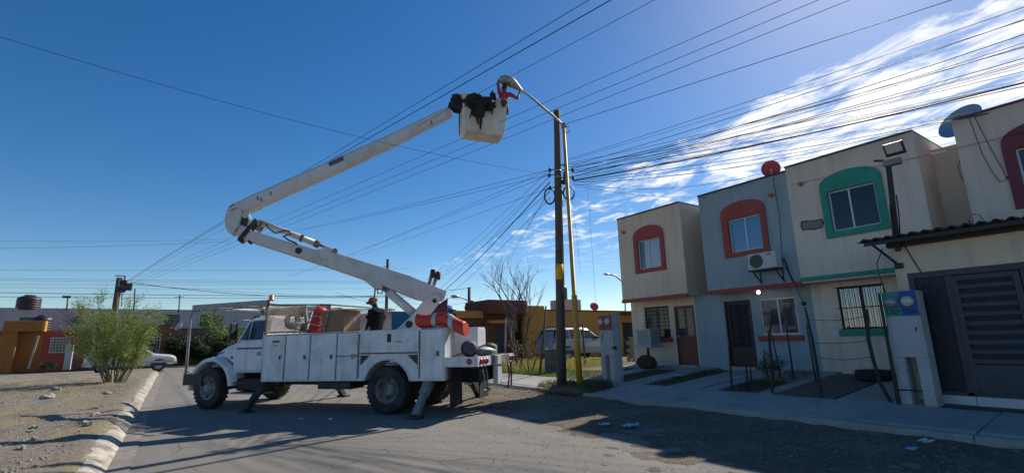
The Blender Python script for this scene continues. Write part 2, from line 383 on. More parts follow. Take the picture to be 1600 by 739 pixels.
for (px, py), s, lab in named:
    p = gnd(px, py, 0.15); o = bpy.data.objects.new('stone', protos[random.randrange(5)]); COL.objects.link(o)
    o.location = (p.x, p.y, gz(p.x, p.y) + s * 0.3); o.scale = (s, s, s); o.rotation_euler = (0, 0, random.uniform(0, 6)); tag(o, lab, 'stone', 'stones scattered on the verge')
for q in range(150):
    yy = 4 + 24 * random.random() ** 1.6; xx = -1.15 - random.random() ** 1.3 * (0.8 + yy * 0.28)
    s = random.choice((0.02, 0.025, 0.03, 0.04, 0.05, 0.075))
    o = bpy.data.objects.new('stone', protos[random.randrange(5)]); COL.objects.link(o)
    o.location = (xx, yy, gz(xx, yy) + s * 0.25); o.scale = (s, s * random.uniform(.7, 1.2), s * random.uniform(.6, 1)); o.rotation_euler = (random.uniform(-.3, .3), 0, random.uniform(0, 6))
    tag(o, 'small pale loose stone among many on the dirt verge', 'stone', 'stones scattered on the verge')
def scatter(name, n, fpos, fz, smin, smax, ma):
    b = MB()
    for q in range(n):
        x, y = fpos(); s = smin + (smax - smin) * random.random() ** 3; z = fz(x, y)
        a_ = random.uniform(0, 6.28); c_, s_ = math.cos(a_) * s, math.sin(a_) * s
        b.add([(x + c_, y + s_, z), (x - s_, y + c_, z), (x - c_ * .9, y - s_ * .8, z), (x + s_, y - c_ * 1.1, z), (x + c_ * .2, y + s_ * .3, z + s * random.uniform(.4, .9))],
              [(0, 1, 4), (1, 2, 4), (2, 3, 4), (3, 0, 4)])
    return stuff(b.build(name, ma, origin=(0, 0, 0)))
def vp():
    yy = 3.5 + 30 * random.random() ** 1.7; return -1.05 - random.random() * (1.5 + yy * 0.32), yy
scatter('verge_gravel', 12000, vp, gz, 0.006, 0.032, mat('gravel', (0.30, 0.265, 0.215), 0.95, var=0.4, vscale=1.5))
M_gg = mat('gutter gravel', (0.20, 0.17, 0.13), 0.95, var=0.45, vscale=1.5)
def gp(): return 6.0 + 2.65 * random.random() ** 0.7, -2 + 24 * random.random() ** 1.3
scatter('gutter_gravel', 12000, gp, lambda x, y: max(0.004, gut(x, y)), 0.005, 0.028, M_gg)
def gp2(): return 3.2 + 3.6 * random.random() ** 0.6, 2 + 20 * random.random() ** 1.3
scatter('road_edge_grit', 9000, gp2, lambda x, y: max(0.006, gut(x, y)) if x > 4.4 else 0.006, 0.003, 0.013, M_gg)
def rp(): return random.uniform(-0.3, 6.5), 2.5 + 26 * random.random() ** 1.4
scatter('road_grit', 2600, rp, lambda x, y: 0.012 * fbm(x, y, 0.4, 2), 0.004, 0.014, mat('road grit', (0.16, 0.14, 0.115), 0.95, var=0.4, vscale=1.5))
def blades(name, n, fpos, fz, h0, h1, ma, wdt=0.006, lean=0.5):
    b = MB()
    for q in range(n):
        x, y = fpos(); z = fz(x, y) - 0.01; h = random.uniform(h0, h1); a_ = random.uniform(0, 6.28); dx, dy = math.cos(a_), math.sin(a_)
        l = random.uniform(0, lean) * h; ww = wdt * random.uniform(.6, 1.3)
        b.add([(x - dy * ww, y + dx * ww, z), (x + dy * ww, y - dx * ww, z), (x + dx * l * .5, y + dy * l * .5, z + h * .65), (x + dx * l, y + dy * l, z + h * .9)], [(0, 1, 2), (0, 2, 3)])
    return stuff(b.build(name, ma, origin=(0, 0, 0)))
G_green = foliage('grass green', (0.075, 0.12, 0.025)); G_dry = foliage('grass dry', (0.24, 0.19, 0.085)); G_dull = foliage('grass dull', (0.09, 0.085, 0.035))
def patch(x0, x1, y0, y1): return lambda: (random.uniform(x0, x1), random.uniform(y0, y1))
def disc(cx_, cy_, r_):
    def f():
        a_ = random.uniform(0, 6.28); q = r_ * random.random() ** 0.6; return cx_ + math.cos(a_) * q, cy_ + math.sin(a_) * q * 1.5
    return f
yz = lambda x, y: gz(x, y) - 0.02
blades('lawn_grass', 9000, patch(10.3, 13.2, 12.9, 17.5), yz, 0.03, 0.10, G_green)
blades('yard_weeds', 3500, patch(10.4, 17.0, 15.5, 20.5), yz, 0.05, 0.45, G_dry, 0.007)
blades('pavement_weeds', 500, patch(8.9, 10.2, 15.5, 17.0), lambda x, y: gz(x, y), 0.03, 0.09, G_green)
blades('pole_bed_grass', 2600, disc(9.15, 10.55, 0.85), lambda x, y: gz(x, y) + 0.02, 0.04, 0.20, G_dull)
mnd = MB().blob((9.12, 10.6, 0.10), 1.0, 3, 0.2, 24, 10, (0.55, 1.25, 0.16), 1.4); struct(mnd.build('pole_bed_soil', M_dark_dirt))
for q, (x0, x1, y0, y1, n) in enumerate(((10.4, 13.3, 6.05, 6.85, 1500), (10.3, 12.9, 8.3, 8.95, 1100), (10.4, 12.8, 9.8, 10.7, 900), (10.3, 12.8, 11.45, 12.5, 900))):
    blades('yard_grass', n, patch(x0, x1, y0, y1), yz, 0.03, 0.13, G_dull)
blades('verge_dry_grass', 2200, lambda: (lambda yy: (-1.1 - random.random() * (0.6 + yy * .16), yy))(20 + 9 * random.random()), gz, 0.03, 0.14, G_dry, 0.006)
blades('verge_sparse_grass', 4200, vp, gz, 0.02, 0.09, G_dry, 0.004)

# ------------------------------------------------------------------ the row of two-storey houses on the right
def wall_x(b, x0, x1, y0, y1, z0, z1, holes=(), back=True):
    """a wall slab facing -x between x0 (front) and x1 with real rectangular openings (ya, yb, za, zb)"""
    ys = sorted({y0, y1, *[q for h in holes for q in h[:2]]}); zs = sorted({z0, z1, *[q for h in holes for q in h[2:4]]})
    ny, nz_ = len(ys), len(zs)
    for xx, flip in ((x0, True), (x1, False)):
        vs = [(xx, yy, zz_) for yy in ys for zz_ in zs]; fs = []
        for i in range(ny - 1):
            for j in range(nz_ - 1):
                cy_, cz_ = (ys[i] + ys[i + 1]) / 2, (zs[j] + zs[j + 1]) / 2
                if any(h[0] < cy_ < h[1] and h[2] < cz_ < h[3] for h in holes): continue
                f = (i * nz_ + j, (i + 1) * nz_ + j, (i + 1) * nz_ + j + 1, i * nz_ + j + 1); fs.append(f[::-1] if flip else f)
        b.add(vs, fs)
    b.add([(x0, y0, z0), (x1, y0, z0), (x1, y1, z0), (x0, y1, z0), (x0, y0, z1), (x1, y0, z1), (x1, y1, z1), (x0, y1, z1)], [(0, 3, 2, 1), (4, 5, 6, 7), (0, 1, 5, 4), (2, 3, 7, 6)])
    for (a_, c_, e_, g_) in holes:
        v = [(x0, a_, e_), (x0, c_, e_), (x0, c_, g_), (x0, a_, g_), (x1, a_, e_), (x1, c_, e_), (x1, c_, g_), (x1, a_, g_)]
        b.add(v, [(0, 1, 5, 4), (1, 2, 6, 5), (2, 3, 7, 6), (3, 0, 4, 7)])
    return b
def stucco(name, c, streak=0.4): return mat(name, c, 0.93, var=0.13, vscale=1.6, bump=0.45, bscale=90, streak=streak, col2=tuple(q * 0.82 for q in c), c2scale=0.8, c2lo=0.45, c2hi=0.7, col3=tuple(q * 0.62 for q in c), c3scale=2.6, c3lo=0.66, c3hi=0.74)
S_cream = stucco('cream stucco', (0.74, 0.60, 0.45)); S_cream2 = stucco('pale cream stucco', (0.55, 0.485, 0.40)); S_blue = stucco('slate blue stucco', (0.345, 0.42, 0.445))
S_beige = stucco('beige stucco', (0.82, 0.675, 0.54)); S_yellow = stucco('porch cream stucco', (0.74, 0.62, 0.45))
P_red = mat('brick red trim', (0.36, 0.075, 0.06), 0.8, streak=0.3, var=0.2, vscale=3, bump=0.2, bscale=60)
P_maroon = mat('maroon trim', (0.19, 0.045, 0.06), 0.75, var=0.12, vscale=3, bump=0.2, bscale=60)
P_green = mat('sea green trim', (0.04, 0.29, 0.20), 0.75, streak=0.3, var=0.2, vscale=3, bump=0.2, bscale=60)
P_brown = mat('brown coping', (0.10, 0.055, 0.045), 0.8); P_teal = mat('dark teal coping', (0.04, 0.13, 0.13), 0.8); P_purple = mat('purple coping', (0.16, 0.06, 0.13), 0.8)
A_white = mat('white aluminium', (0.62, 0.63, 0.64), 0.4, metal=0.2, var=0.06); A_dark = mat('dark iron', (0.028, 0.026, 0.028), 0.55, var=0.25, vscale=8, spec=0.4)
G_win = glass('window glass', (0.035, 0.045, 0.06)); G_dk = glass('dark glass', (0.012, 0.015, 0.02))
C_blue = mat('blue curtain', (0.035, 0.14, 0.28), 0.9, var=0.3, vscale=12); C_white = mat('white curtain', (0.42, 0.42, 0.46), 0.9, var=0.2, vscale=10)
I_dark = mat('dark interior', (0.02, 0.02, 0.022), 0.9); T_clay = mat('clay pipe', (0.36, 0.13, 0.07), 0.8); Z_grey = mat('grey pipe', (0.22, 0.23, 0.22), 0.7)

def arch_surround(par, x, y0, y1, z0, zs, zt, wy0, wy1, wz0, wz1, ma, proud=0.05):
    """painted plaster surround with an arched head, its opening cut for the window"""
    n = 14; top = []
    for q in range(n + 1):
        t = PI * q / n; top.append((lerp(y0, y1, 0.5) + (y1 - y0) / 2 * math.cos(t), zs + (zt - zs) * math.sin(t) ** 0.8))
    b = MB(); fn = lambda y, z, xx: (xx, y, z)
    b.prism([(y0, z0), (y1, z0), (y1, wz0), (y0, wz0)], fn, x - proud, x + 0.02)
    b.prism([(y0, wz0), (wy0, wz0), (wy0, wz1), (y0, wz1)], fn, x - proud, x + 0.02)
    b.prism([(wy1, wz0), (y1, wz0), (y1, wz1), (wy1, wz1)], fn, x - proud, x + 0.02)
    b.prism([(y0, wz1), (y1, wz1)] + top, fn, x - proud, x + 0.02)
    return b.build('window_surround', ma, par)
def slider(par, x, y0, y1, z0, z1, pane, curtain=None, split=0.5, bars=None, frame=A_white, cur_span=None):
    """aluminium sliding window set in the wall opening: frame > panes, rails"""
    f = MB(); t = 0.035
    f.box(x, x + .06, y0, y1, z0, z0 + t); f.box(x, x + .06, y0, y1, z1 - t, z1); f.box(x, x + .06, y0, y0 + t, z0 + t, z1 - t); f.box(x, x + .06, y1 - t, y1, z0 + t, z1 - t)
    fr = f.build('window', frame, par, bevel=0.004)
    ym = lerp(y0, y1, split)
    MB().box(x + .012, x + .05, ym - t / 2, ym + t / 2, z0 + t, z1 - t).build('mullion', frame, fr)
    MB().box(x + .03, x + .036, y0 + t, ym - t / 2, z0 + t, z1 - t).build('pane', pane, fr)
    MB().box(x + .022, x + .028, ym + t / 2, y1 - t, z0 + t, z1 - t).build('pane', pane, fr)
    if curtain:
        b = MB(); a_, c_ = cur_span or (y0 + .02, y1 - .02); n = 36; vs = []; fs = []
        for q in range(n + 1):
            yy = lerp(a_, c_, q / n); xx = x + 0.014 + .0035 * math.sin(q * 1.7) + .002 * math.sin(q * 0.6)
            vs += [(xx, yy, z0 + .04), (xx, yy, z1 - .04)]
        fs = [(2 * q, 2 * q + 2, 2 * q + 3, 2 * q + 1) for q in range(n)]
        b.add(vs, fs, True); o = b.build('curtain', curtain, fr)
        o.location = (0.035, 0, 0)
    if bars:
        for q in range(bars[0]):
            yy = lerp(y0, y1, (q + .5) / bars[0]); MB().bar((x - .06, yy, z0 - .02), (x - .06, yy, z1 + .02), 0.013).build('bar', A_dark, fr)
        for q in range(bars[1]):
            zz_ = lerp(z0, z1, (q + .0) / max(1, bars[1] - 1)); MB().bar((x - .075, y0 - .03, zz_), (x - .075, y1 + .03, zz_), 0.016).build('bar', A_dark, fr)
    return fr
G_clear = None
def clear_glass():
    M = mat('clear pane', (0.5, 0.55, 0.6), 0.03, var=0.0)
    t = M.node_tree
    if not t.nodes.get('tr'):
        P = t.nodes['Principled BSDF']; P.inputs['Base Color'].default_value = (0.9, 0.92, 0.95, 1); P.inputs['Metallic'].default_value = 1.0
        tr = t.nodes.new('ShaderNodeBsdfTransparent'); tr.name = 'tr'; ms = t.nodes.new('ShaderNodeMixShader'); ms.inputs[0].default_value = 0.09
        t.links.new(tr.outputs[0], ms.inputs[1]); t.links.new(P.outputs[0], ms.inputs[2]); t.links.new(ms.outputs[0], t.nodes['Material Output'].inputs[0])
    return M
G_clear = clear_glass()
XU, XL, ZF, ZC, ZT = 13.0, 13.6, 0.42, 2.72, 5.68
def house(label, y0, y1, ly0, ly1, wallm, lowm, trim, cop, uw, lw, door, ledge=(2.66, 2.78), name='terraced_house', surround=None, ztop=ZT):
    r = thing(name, label, 'house', (XL, (y0 + y1) / 2, 0.4), group='two-storey houses along the right pavement')
    b = MB(); wall_x(b, XU, XU + .15, y0, y1, ZC, ztop, [uw]); b.box(XU + .15, 20.5, y0, y0 + .15, ZC, ztop); b.box(XU + .15, 20.5, y1 - .15, y1, ZC, ztop); b.box(20.5, 20.65, y0, y1, ZC, ztop)
    b.box(XU + .15, 20.5, y0 + .15, y1 - .15, ZC, ZC + .12); b.box(XU + .15, 20.5, y0 + .15, y1 - .15, ztop - .35, ztop - .2)
    b.build('upper_wall', wallm, r)
    holes = [lw] + ([door] if door else [])
    b = MB(); wall_x(b, XL, XL + .15, ly0, ly1, ZF, ZC - .002, holes); b.box(XL + .15, 20.5, ly0, ly0 + .15, ZF, ZC - .002); b.box(XL + .15, 20.5, ly1 - .15, ly1, ZF, ZC - .002); b.box(20.5, 20.65, ly0, ly1, ZF, ZC - .002)
    b.build('lower_wall', lowm, r)
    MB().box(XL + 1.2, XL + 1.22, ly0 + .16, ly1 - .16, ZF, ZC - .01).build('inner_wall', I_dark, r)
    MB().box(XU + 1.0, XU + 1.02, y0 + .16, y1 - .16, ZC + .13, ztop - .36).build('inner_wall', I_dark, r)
    MB().box(XU - .045, XU + .05, y0 - .003, y1 + .003, ledge[0], ledge[1]).build('ledge', trim, r, bevel=0.008)
    MB().box(XU - .04, XU + .2, y0 - .0, y1 + .0, ztop, ztop + .045).build('coping', cop, r, bevel=0.006)
    MB().box(XU + .2, 20.65, y0, y0 + .2, ztop, ztop + .045).build('coping', cop, r, bevel=0.006)
    return r
# -- A, corner house
hA = house('cream corner house with brick red arched window surround and brown door', 9.40, 12.10, 9.62, 12.28, S_cream, S_cream, P_red, P_brown, (10.26, 11.22, 3.74, 4.73), (10.64, 11.67, 1.45, 2.48), (9.66, 10.42, 0.6, 2.45))
arch_surround(hA, XU, 10.10, 11.38, 3.61, 4.83, 5.2, 10.26, 11.22, 3.74, 4.73, P_red)
slider(hA, XU + .03, 10.26, 11.22, 3.74, 4.73, G_clear, C_white, 0.55, cur_span=(10.3, 11.0))
slider(hA, XL + .03, 10.64, 11.67, 1.45, 2.48, G_win, None, 0.5, bars=(3, 9), frame=A_dark)
MB().box(XL - .05, XL + .02, 10.56, 11.72, 1.30, 1.45).build('window_sill', P_red, hA, bevel=0.006)
MB().tube([(XU - .10, 11.8, 5.16), (XU + .05, 11.8, 5.17)], 0.055, 10).build('drain_spout', T_clay, hA)
M_door = mat('brown steel door', (0.17, 0.052, 0.032), 0.5, var=0.12, vscale=4)
d = MB(); d.box(XL + .03, XL + .08, 9.70, 10.38, 0.62, 1.50); d.box(XL + .03, XL + .08, 9.70, 9.76, 1.50, 2.41); d.box(XL + .03, XL + .08, 10.32, 10.38, 1.50, 2.41); d.box(XL + .03, XL + .08, 9.76, 10.32, 2.36, 2.41); d.box(XL + .03, XL + .08, 10.01, 10.07, 1.5, 2.36)
do = d.build('door', M_door, hA, bevel=0.005)
for q in range(2):
    ya = 9.76 if q == 0 else 10.07; MB().box(XL + .05, XL + .056, ya, ya + .25, 1.5, 2.36).build('pane', G_win, do)
    for k in range(6): MB().box(XL + .025, XL + .04, ya, ya + .25, 1.62 + k * .13, 1.632 + k * .13).build('bar', M_door, do)
MB().lathe([(.0, 0), (.03, .01), (.028, .04), (0, .05)], (XL + .03, 10.34, 1.48), (-1, 0, 0), 10).build('handle', A_white, do)
fr = MB(); fr.box(XL - .01, XL + .09, 9.66, 9.70, .6, 2.45); fr.box(XL - .01, XL + .09, 10.38, 10.42, .6, 2.45); fr.box(XL - .01, XL + .09, 9.70, 10.38, 2.41, 2.45); fr.build('door_frame', M_door, hA)
MB().box(XL - .3, XL + .05, 9.62, 10.5, .45, .6).build('step', M_conc, hA, bevel=0.01)
# recess between A and B
def recess(label, y0, y1, ma, zt, x=14.05):
    b = MB(); b.box(x, 20.4, y0 + .002, y1 - .002, ZC - .1, zt); o = b.build('recessed_wall', ma); return tag(o, label, 'wall')
recess('narrow cream recessed wall between cream corner house and slate blue house', 8.70, 9.40, S_cream, 5.45)
# -- B, slate blue
hB = house('slate blue house with red arched window, blue curtains and air conditioner', 6.03, 8.70, 6.10, 9.62, S_blue, S_blue, P_red, P_brown, (6.84, 7.80, 3.78, 4.74), (6.53, 7.52, 1.47, 2.45), (7.78, 8.60, 0.6, 2.47))
arch_surround(hB, XU, 6.69, 8.0, 3.65, 4.88, 5.22, 6.84, 7.80, 3.78, 4.74, P_red)
slider(hB, XU + .03, 6.84, 7.80, 3.78, 4.74, G_clear, C_blue, 0.5)
slider(hB, XL + .03, 6.53, 7.52, 1.47, 2.45, G_win, None, 0.5)
MB().box(XL - .05, XL + .02, 6.44, 7.65, 1.30, 1.44).build('window_sill', P_red, hB, bevel=0.006)
M_dd = mat('dark wrought door', (0.035, 0.022, 0.022), 0.5, var=0.2)
d = MB(); d.box(XL + .03, XL + .07, 7.82, 7.90, .62, 2.43); d.box(XL + .03, XL + .07, 8.48, 8.56, .62, 2.43); d.box(XL + .03, XL + .07, 7.9, 8.48, 2.35, 2.43); d.box(XL + .03, XL + .07, 7.9, 8.48, .62, 1.15)
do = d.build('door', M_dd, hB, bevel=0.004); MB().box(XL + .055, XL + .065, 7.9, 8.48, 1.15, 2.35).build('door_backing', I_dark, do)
for k in range(5):
    for s_ in (-1, 1):
        cy_, cz_ = 8.19 + s_ * .14, 1.3 + k * .23
        MB().tube([(XL + .03, cy_ + .10 * (1 - t / 20) * math.cos(s_ * t * .55), cz_ + .10 * (1 - t / 20) * math.sin(t * .55)) for t in range(18)], 0.009, 5).build('scroll', mat('worn iron', (0.13, 0.12, 0.12), 0.5, metal=0.4), do)
fr = MB(); fr.box(XL - .02, XL + .08, 7.78, 7.82, .6, 2.47); fr.box(XL - .02, XL + .08, 8.56, 8.60, .6, 2.47); fr.box(XL - .02, XL + .08, 7.82, 8.56, 2.43, 2.47); fr.build('door_frame', M_dd, hB)
MB().box(XL - .3, XL + .05, 7.7, 8.7, .45, .6).build('step', M_conc, hB, bevel=0.01)
MB().tube([(XU - .12, 6.46, 5.14), (XU + .05, 6.46, 5.16)], 0.055, 10).build('drain_spout', T_clay, hB)
MB().lathe([(.0, 0.0), (.035, .0), (.035, .04), (.02, .05)], (XU + .06, 7.2, ZC - .07), (0, 0, 1), 10).build('lamp_holder', A_white, hB)
MB().lathe([(.0, -.06), (.03, -.05), (.042, -.02), (.03, .02), (.015, .04)], (XU + .06, 7.2, ZC - .10), (0, 0, 1), 12).build('light_bulb', mat('lit bulb', (1, 1, 1), 0.4, var=0, emit=(1, .97, .9, 9)), hB)
# loose cable down the blue wall
MB().tube([(XU - .012, 6.36, 5.6), (XU - .014, 6.33, 4.6), (XU - .012, 6.4, 3.6)], 0.006, 5).build('wall_cable', A_dark, hB)
MB().tube([(XU - .012, 6.35, 3.4), (XU - .06, 6.25, 3.0), (XU - .07, 6.12, 2.6), (XL - .03, 6.35, 2.4), (XL - .02, 6.32, 2.28)], 0.008, 5).build('wall_cable', A_dark, hB)
MB().box(XL - .06, XL, 6.27, 6.35, 2.2, 2.3).build('junction_box', A_dark, hB)
# -- C, pale cream with sea green
hC = house('pale cream house with sea green arched window surround and green ledge', 3.26, 6.03, 3.28, 6.10, S_beige, S_beige, P_green, P_teal, (4.12, 5.11, 3.88, 4.87), (4.50, 5.50, 1.57, 2.58), None, ledge=(2.76, 2.86), ztop=5.78)
arch_surround(hC, XU, 3.96, 5.27, 3.73, 4.98, 5.32, 4.12, 5.11, 3.88, 4.87, P_green)
slider(hC, XU + .03, 4.12, 5.11, 3.88, 4.87, G_dk, None, 0.56)
slider(hC, XL + .03, 4.50, 5.50, 1.57, 2.58, G_clear, C_white, 0.5, bars=(9, 3), frame=A_dark)
MB().box(XL - .05, XL + .02, 4.44, 5.58, 1.40, 1.55).build('window_sill', P_green, hC, bevel=0.006)
MB().tube([(XU - .12, 5.68, 5.24), (XU + .05, 5.68, 5.25)], 0.05, 10).build('drain_spout', Z_grey, hC)
pt = MB(); pp = [(5.82, 4.27), (5.74, 4.275), (5.55, 4.25), (5.32, 4.235), (5.31, 4.13), (5.35, 4.03), (5.55, 4.035), (5.7, 4.055), (5.80, 4.05), (5.83, 4.16)]
pt.prism(pp, lambda y, z, xx: (xx, y, z), XU - .006, XU + .03); pt.build('bare_plaster_patch', mat('bare plaster', (0.26, 0.235, 0.205), 0.95, var=0.25, vscale=12, bump=0.8, bscale=60), hC)
edge_ = MB(); edge_.tube([(XU - .006, y_, z_) for y_, z_ in pp + pp[:1]], [0.014 + 0.006 * math.sin(k * 2.3) for k in range(len(pp) + 1)], 5); edge_.build('patch_crack', mat('crack', (0.07, 0.06, 0.055), 0.95), hC)
recess('beige recessed wall between pale cream house and purple-coped house', 2.60, 3.26, S_beige, 5.55)
# -- D, house at the right edge
hD = house('beige house at right edge with purple coping and maroon arched window', -1.2, 2.60, -1.2, 3.27, S_beige, S_yellow, P_maroon, P_purple, (0.75, 1.80, 3.86, 4.85), (0.2, 1.2, 1.5, 2.4), None, ztop=5.74)
arch_surround(hD, XU, 0.58, 1.97, 3.70, 4.95, 5.32, 0.75, 1.80, 3.86, 4.85, P_maroon)
slider(hD, XU + .03, 0.75, 1.80, 3.86, 4.85, G_win, None, 0.5)
MB().tube([(XU - .01, 2.32, 5.7), (XU - .014, 2.25, 4.9), (XU - .012, 2.16, 4.45), (XU - .012, 2.1, 4.28), (XU - .012, 2.0, 4.3), (XU - .014, 2.02, 4.5), (XU - .012, 2.14, 5.1), (XU - .012, 2.24, 5.72)], 0.006, 5).build('wall_cable', mat('old cable', (0.12, 0.1, 0.09), 0.8), hD)
MB().tube([(14.04, 2.75, 5.3), (14.0, 2.86, 5.0), (14.0, 2.84, 4.7), (13.6, 2.64, 4.58), (13.2, 2.59, 4.6)], 0.006, 5).build('wall_cable', MATS['old cable'], hD)
MB().lathe([(0, 0), (.025, .01), (.02, .05)], (XU, 1.98, 4.33), (-1, 0, 0), 8).build('wall_hook', A_dark, hD)
# porch in front of D
XP = 10.75; sP = 1.024
po = thing('entrance_porch', 'cream entrance porch with dark gate below the corrugated roof', 'porch', (XP, 1.0, 0.3))
M_gate = mat('gate slate blue paint', (0.052, 0.058, 0.075), 0.5, var=0.2, vscale=5, spec=0.4)
b = MB(); wall_x(b, XP, XP + .16, -1.6, 3.34, 0.28, 3.06, [(-1.3, 3.18, 0.28, 2.50)]); b.box(XP + .16, XL - .01, 3.19, 3.34, 0.3, 3.0); b.build('front_wall', S_yellow, po)
MB().box(XP - .10, XP - .01, -1.6, 3.38, 2.98, 3.10).build('roof_beam', A_dark, po, bevel=0.005)
gt = MB(); gt.box(XP + .02, XP + .07, 3.10, 3.18, .44, 2.50); gt.box(XP + .02, XP + .07, -1.3, 3.10, 2.40, 2.50); gt.box(XP + .02, XP + .07, 2.60, 2.68, .44, 2.40); gt.box(XP + .02, XP + .07, 1.70, 1.76, .44, 2.40); gt.box(XP + .02, XP + .07, -1.3, 3.10, .44, .50)
gt.box(XP + .035, XP + .055, -1.3, 1.70, .5, 2.4); gate = gt.build('gate', M_gate, po, bevel=0.004)
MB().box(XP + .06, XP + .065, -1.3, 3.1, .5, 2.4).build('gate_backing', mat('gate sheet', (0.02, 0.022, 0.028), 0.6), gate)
df = MB(); df.box(XP, XP + .05, 2.52, 2.60, .5, 2.38); df.box(XP, XP + .05, 1.77, 1.85, .5, 2.38); df.box(XP, XP + .05, 1.85, 2.52, 2.30, 2.38); df.box(XP, XP + .05, 1.85, 2.52, .5, .94)
dl = df.build('gate_door', M_gate, po, bevel=0.004)
for k in range(9):
    z = 0.96 + k * 0.15; MB().hexa([(XP + .0, 1.852, z), (XP + .045, 1.852, z + .045), (XP + .045, 2.518, z + .045), (XP + .0, 2.518, z)], [(XP + .0, 1.852, z + .062), (XP + .045, 1.852, z + .107), (XP + .045, 2.518, z + .107), (XP + .0, 2.518, z + .062)]).build('slat', M_gate, dl)
MB().box(XP - .03, XP, 1.78, 1.83, 1.36, 1.46).build('lock', mat('brass', (0.35, 0.28, 0.14), 0.4, metal=0.7), dl)
for k in range(6):
    pth = [(XP + .03, 2.9 + .13 * math.cos(t * .5) * (1 - t / 22), 1.0 + k * .24 + .09 * math.sin(t * .5)) for t in range(18)]
    MB().tube(pth, 0.011, 5).build('scroll', M_gate, gate)
for k in range(8):
    y1 = 3.18 - k * .6; MB().box(XP - .012, XP + .04, y1 - .592, y1, .295, .44).build('tile', mat('white tile', (0.52, 0.53, 0.55), 0.3, var=0.06), po, bevel=0.004)
MB().tube([(XP - .01, 3.12, 2.98), (XP - .02, 3.05, 2.75), (XP - .015, 2.97, 2.5)], 0.009, 5).build('porch_cable', A_dark, po)
# corrugated sheet roof over the porch
def corr(y): return 0.028 * math.sin(2 * PI * y / 0.178)
cr = MB(); ys = steps(-1.8, 3.72, 250); vs = []
for y in ys:
    for x, z in ((10.33, 3.13), (XL - .05, 3.42)):
        for dz in (0, 0.012): vs.append((x, y, z + corr(y) + dz + 0.004 * math.sin(y * 3.1)))
fs = []
for q in range(len(ys) - 1):
    a_, c_ = q * 4, q * 4 + 4; fs += [(a_ + 1, a_ + 3, c_ + 3, c_ + 1), (a_, c_, c_ + 2, a_ + 2), (a_, a_ + 1, c_ + 1, c_), (a_ + 2, c_ + 2, c_ + 3, a_ + 3)]
cr.add(vs, fs, True)
rfT = thing('corrugated_roof', 'dark corrugated sheet roof sloping over the entrance porch', 'roof', (11.9, 1.0, 3.1))
cr.build('corrugated_sheet', mat('rusty dark sheet', (0.045, 0.038, 0.038), 0.75, var=0.3, vscale=3, col2=(0.09, 0.05, 0.035), c2scale=2.0), rfT)
MB().box(10.36, 10.42, -1.7, 3.62, 3.035, 3.095).build('edge_angle', A_dark, rfT)
MB().bar((10.40, 3.5, 3.05), (XP - .01, 3.28, 2.68), 0.03).build('strut', A_dark, rfT); MB().box(XP - .03, XP, 3.20, 3.33, 2.60, 2.70).build('strut_plate', A_dark, rfT)
# rebar stubs and loose wire above the porch
for yy, h in ((2.44, .12), (2.38, .1), (2.32, .32)):
    o = MB().tube([(13.1, yy * 1.15, 3.35), (13.12, yy * 1.16, 3.35 + h)], 0.009, 5).build('rebar_stub', A_dark, rfT)
MB().tube([(13.0, 2.6, 3.75), (12.9, 2.48, 3.7), (12.9, 2.42, 3.55), (12.9, 2.4, 3.38)], 0.006, 5).build('loose_wire', A_dark, rfT)

# floodlight on its post
fl = thing('floodlight', 'solar floodlight on a dark post above the corrugated roof', 'floodlight', (10.62, 3.16, 3.1))
MB().bar((10.62, 3.2, 2.9), (10.62, 3.1, 4.52), 0.07).build('post', mat('rusty post', (0.05, 0.035, 0.032), 0.8, var=0.3), fl)
MB().bar((10.55, 3.22, 2.95), (10.55, 3.17, 3.75), 0.022).build('conduit', A_dark, fl); MB().tube([(10.56, 3.12, 3.1), (10.54, 3.06, 3.6), (10.54, 3.05, 3.9)], 0.012, 5).build('lead', A_dark, fl)
rot = Matrix.Rotation(R(-28), 3, 'Y')
def rb(b, c, sx, sy, sz, rotm):
    c = Vector(c); q = lambda x, y, z: c + rotm @ Vector((x * sx / 2, y * sy / 2, z * sz / 2))
    return b.hexa([q(-1,-1,-1), q(1,-1,-1), q(1,1,-1), q(-1,1,-1)], [q(-1,-1,1), q(1,-1,1), q(1,1,1), q(-1,1,1)])
rb(MB(), (10.45, 2.92, 4.72), .05, .30, .24, rot).build('lamp_case', A_dark, fl, bevel=0.006)
rb(MB(), (10.418, 2.92, 4.737), .02, .24, .18, rot).build('lamp_glass', mat('floodlight glass', (0.55, 0.45, 0.40), 0.25, var=0.1, spec=.7), fl)
MB().box(10.46, 10.60, 2.88, 3.14, 4.45, 4.57).build('battery_box', Z_grey, fl, bevel=0.008)
MB().bar((10.5, 3.1, 4.56), (10.45, 3.26, 4.60), 0.035).build('bracket_arm', A_dark, fl)

# ------------------------------------------------------------------ the bucket truck
TO = Vector((4.87, 11.4, 0.0)); TROT = math.atan2(0.8, -0.6)
TX = Vector((-.6, .8, 0)); TY = Vector((-.8, -.6, 0))
truck = thing('bucket_truck', 'white bucket truck parked across the street with raised folding boom', 'truck', TO, TROT)
W_paint = mat('truck white paint', (0.72, 0.73, 0.74), 0.42, var=0.14, vscale=2.6, col2=(0.50, 0.49, 0.46), c2scale=1.8, c2lo=0.50, c2hi=0.72, col3=(0.20, 0.10, 0.055), c3scale=5.0, c3lo=0.645, c3hi=0.67, streak=0.55, bump=0.05, bscale=20)
W_boom = mat('boom white paint', (0.66, 0.63, 0.59), 0.45, var=0.10, vscale=2.0, col2=(0.46, 0.43, 0.38), c2scale=1.3, c2lo=0.5, c2hi=0.75, col3=(0.16, 0.075, 0.045), c3scale=6.0, c3lo=0.675, c3hi=0.70, streak=0.3)
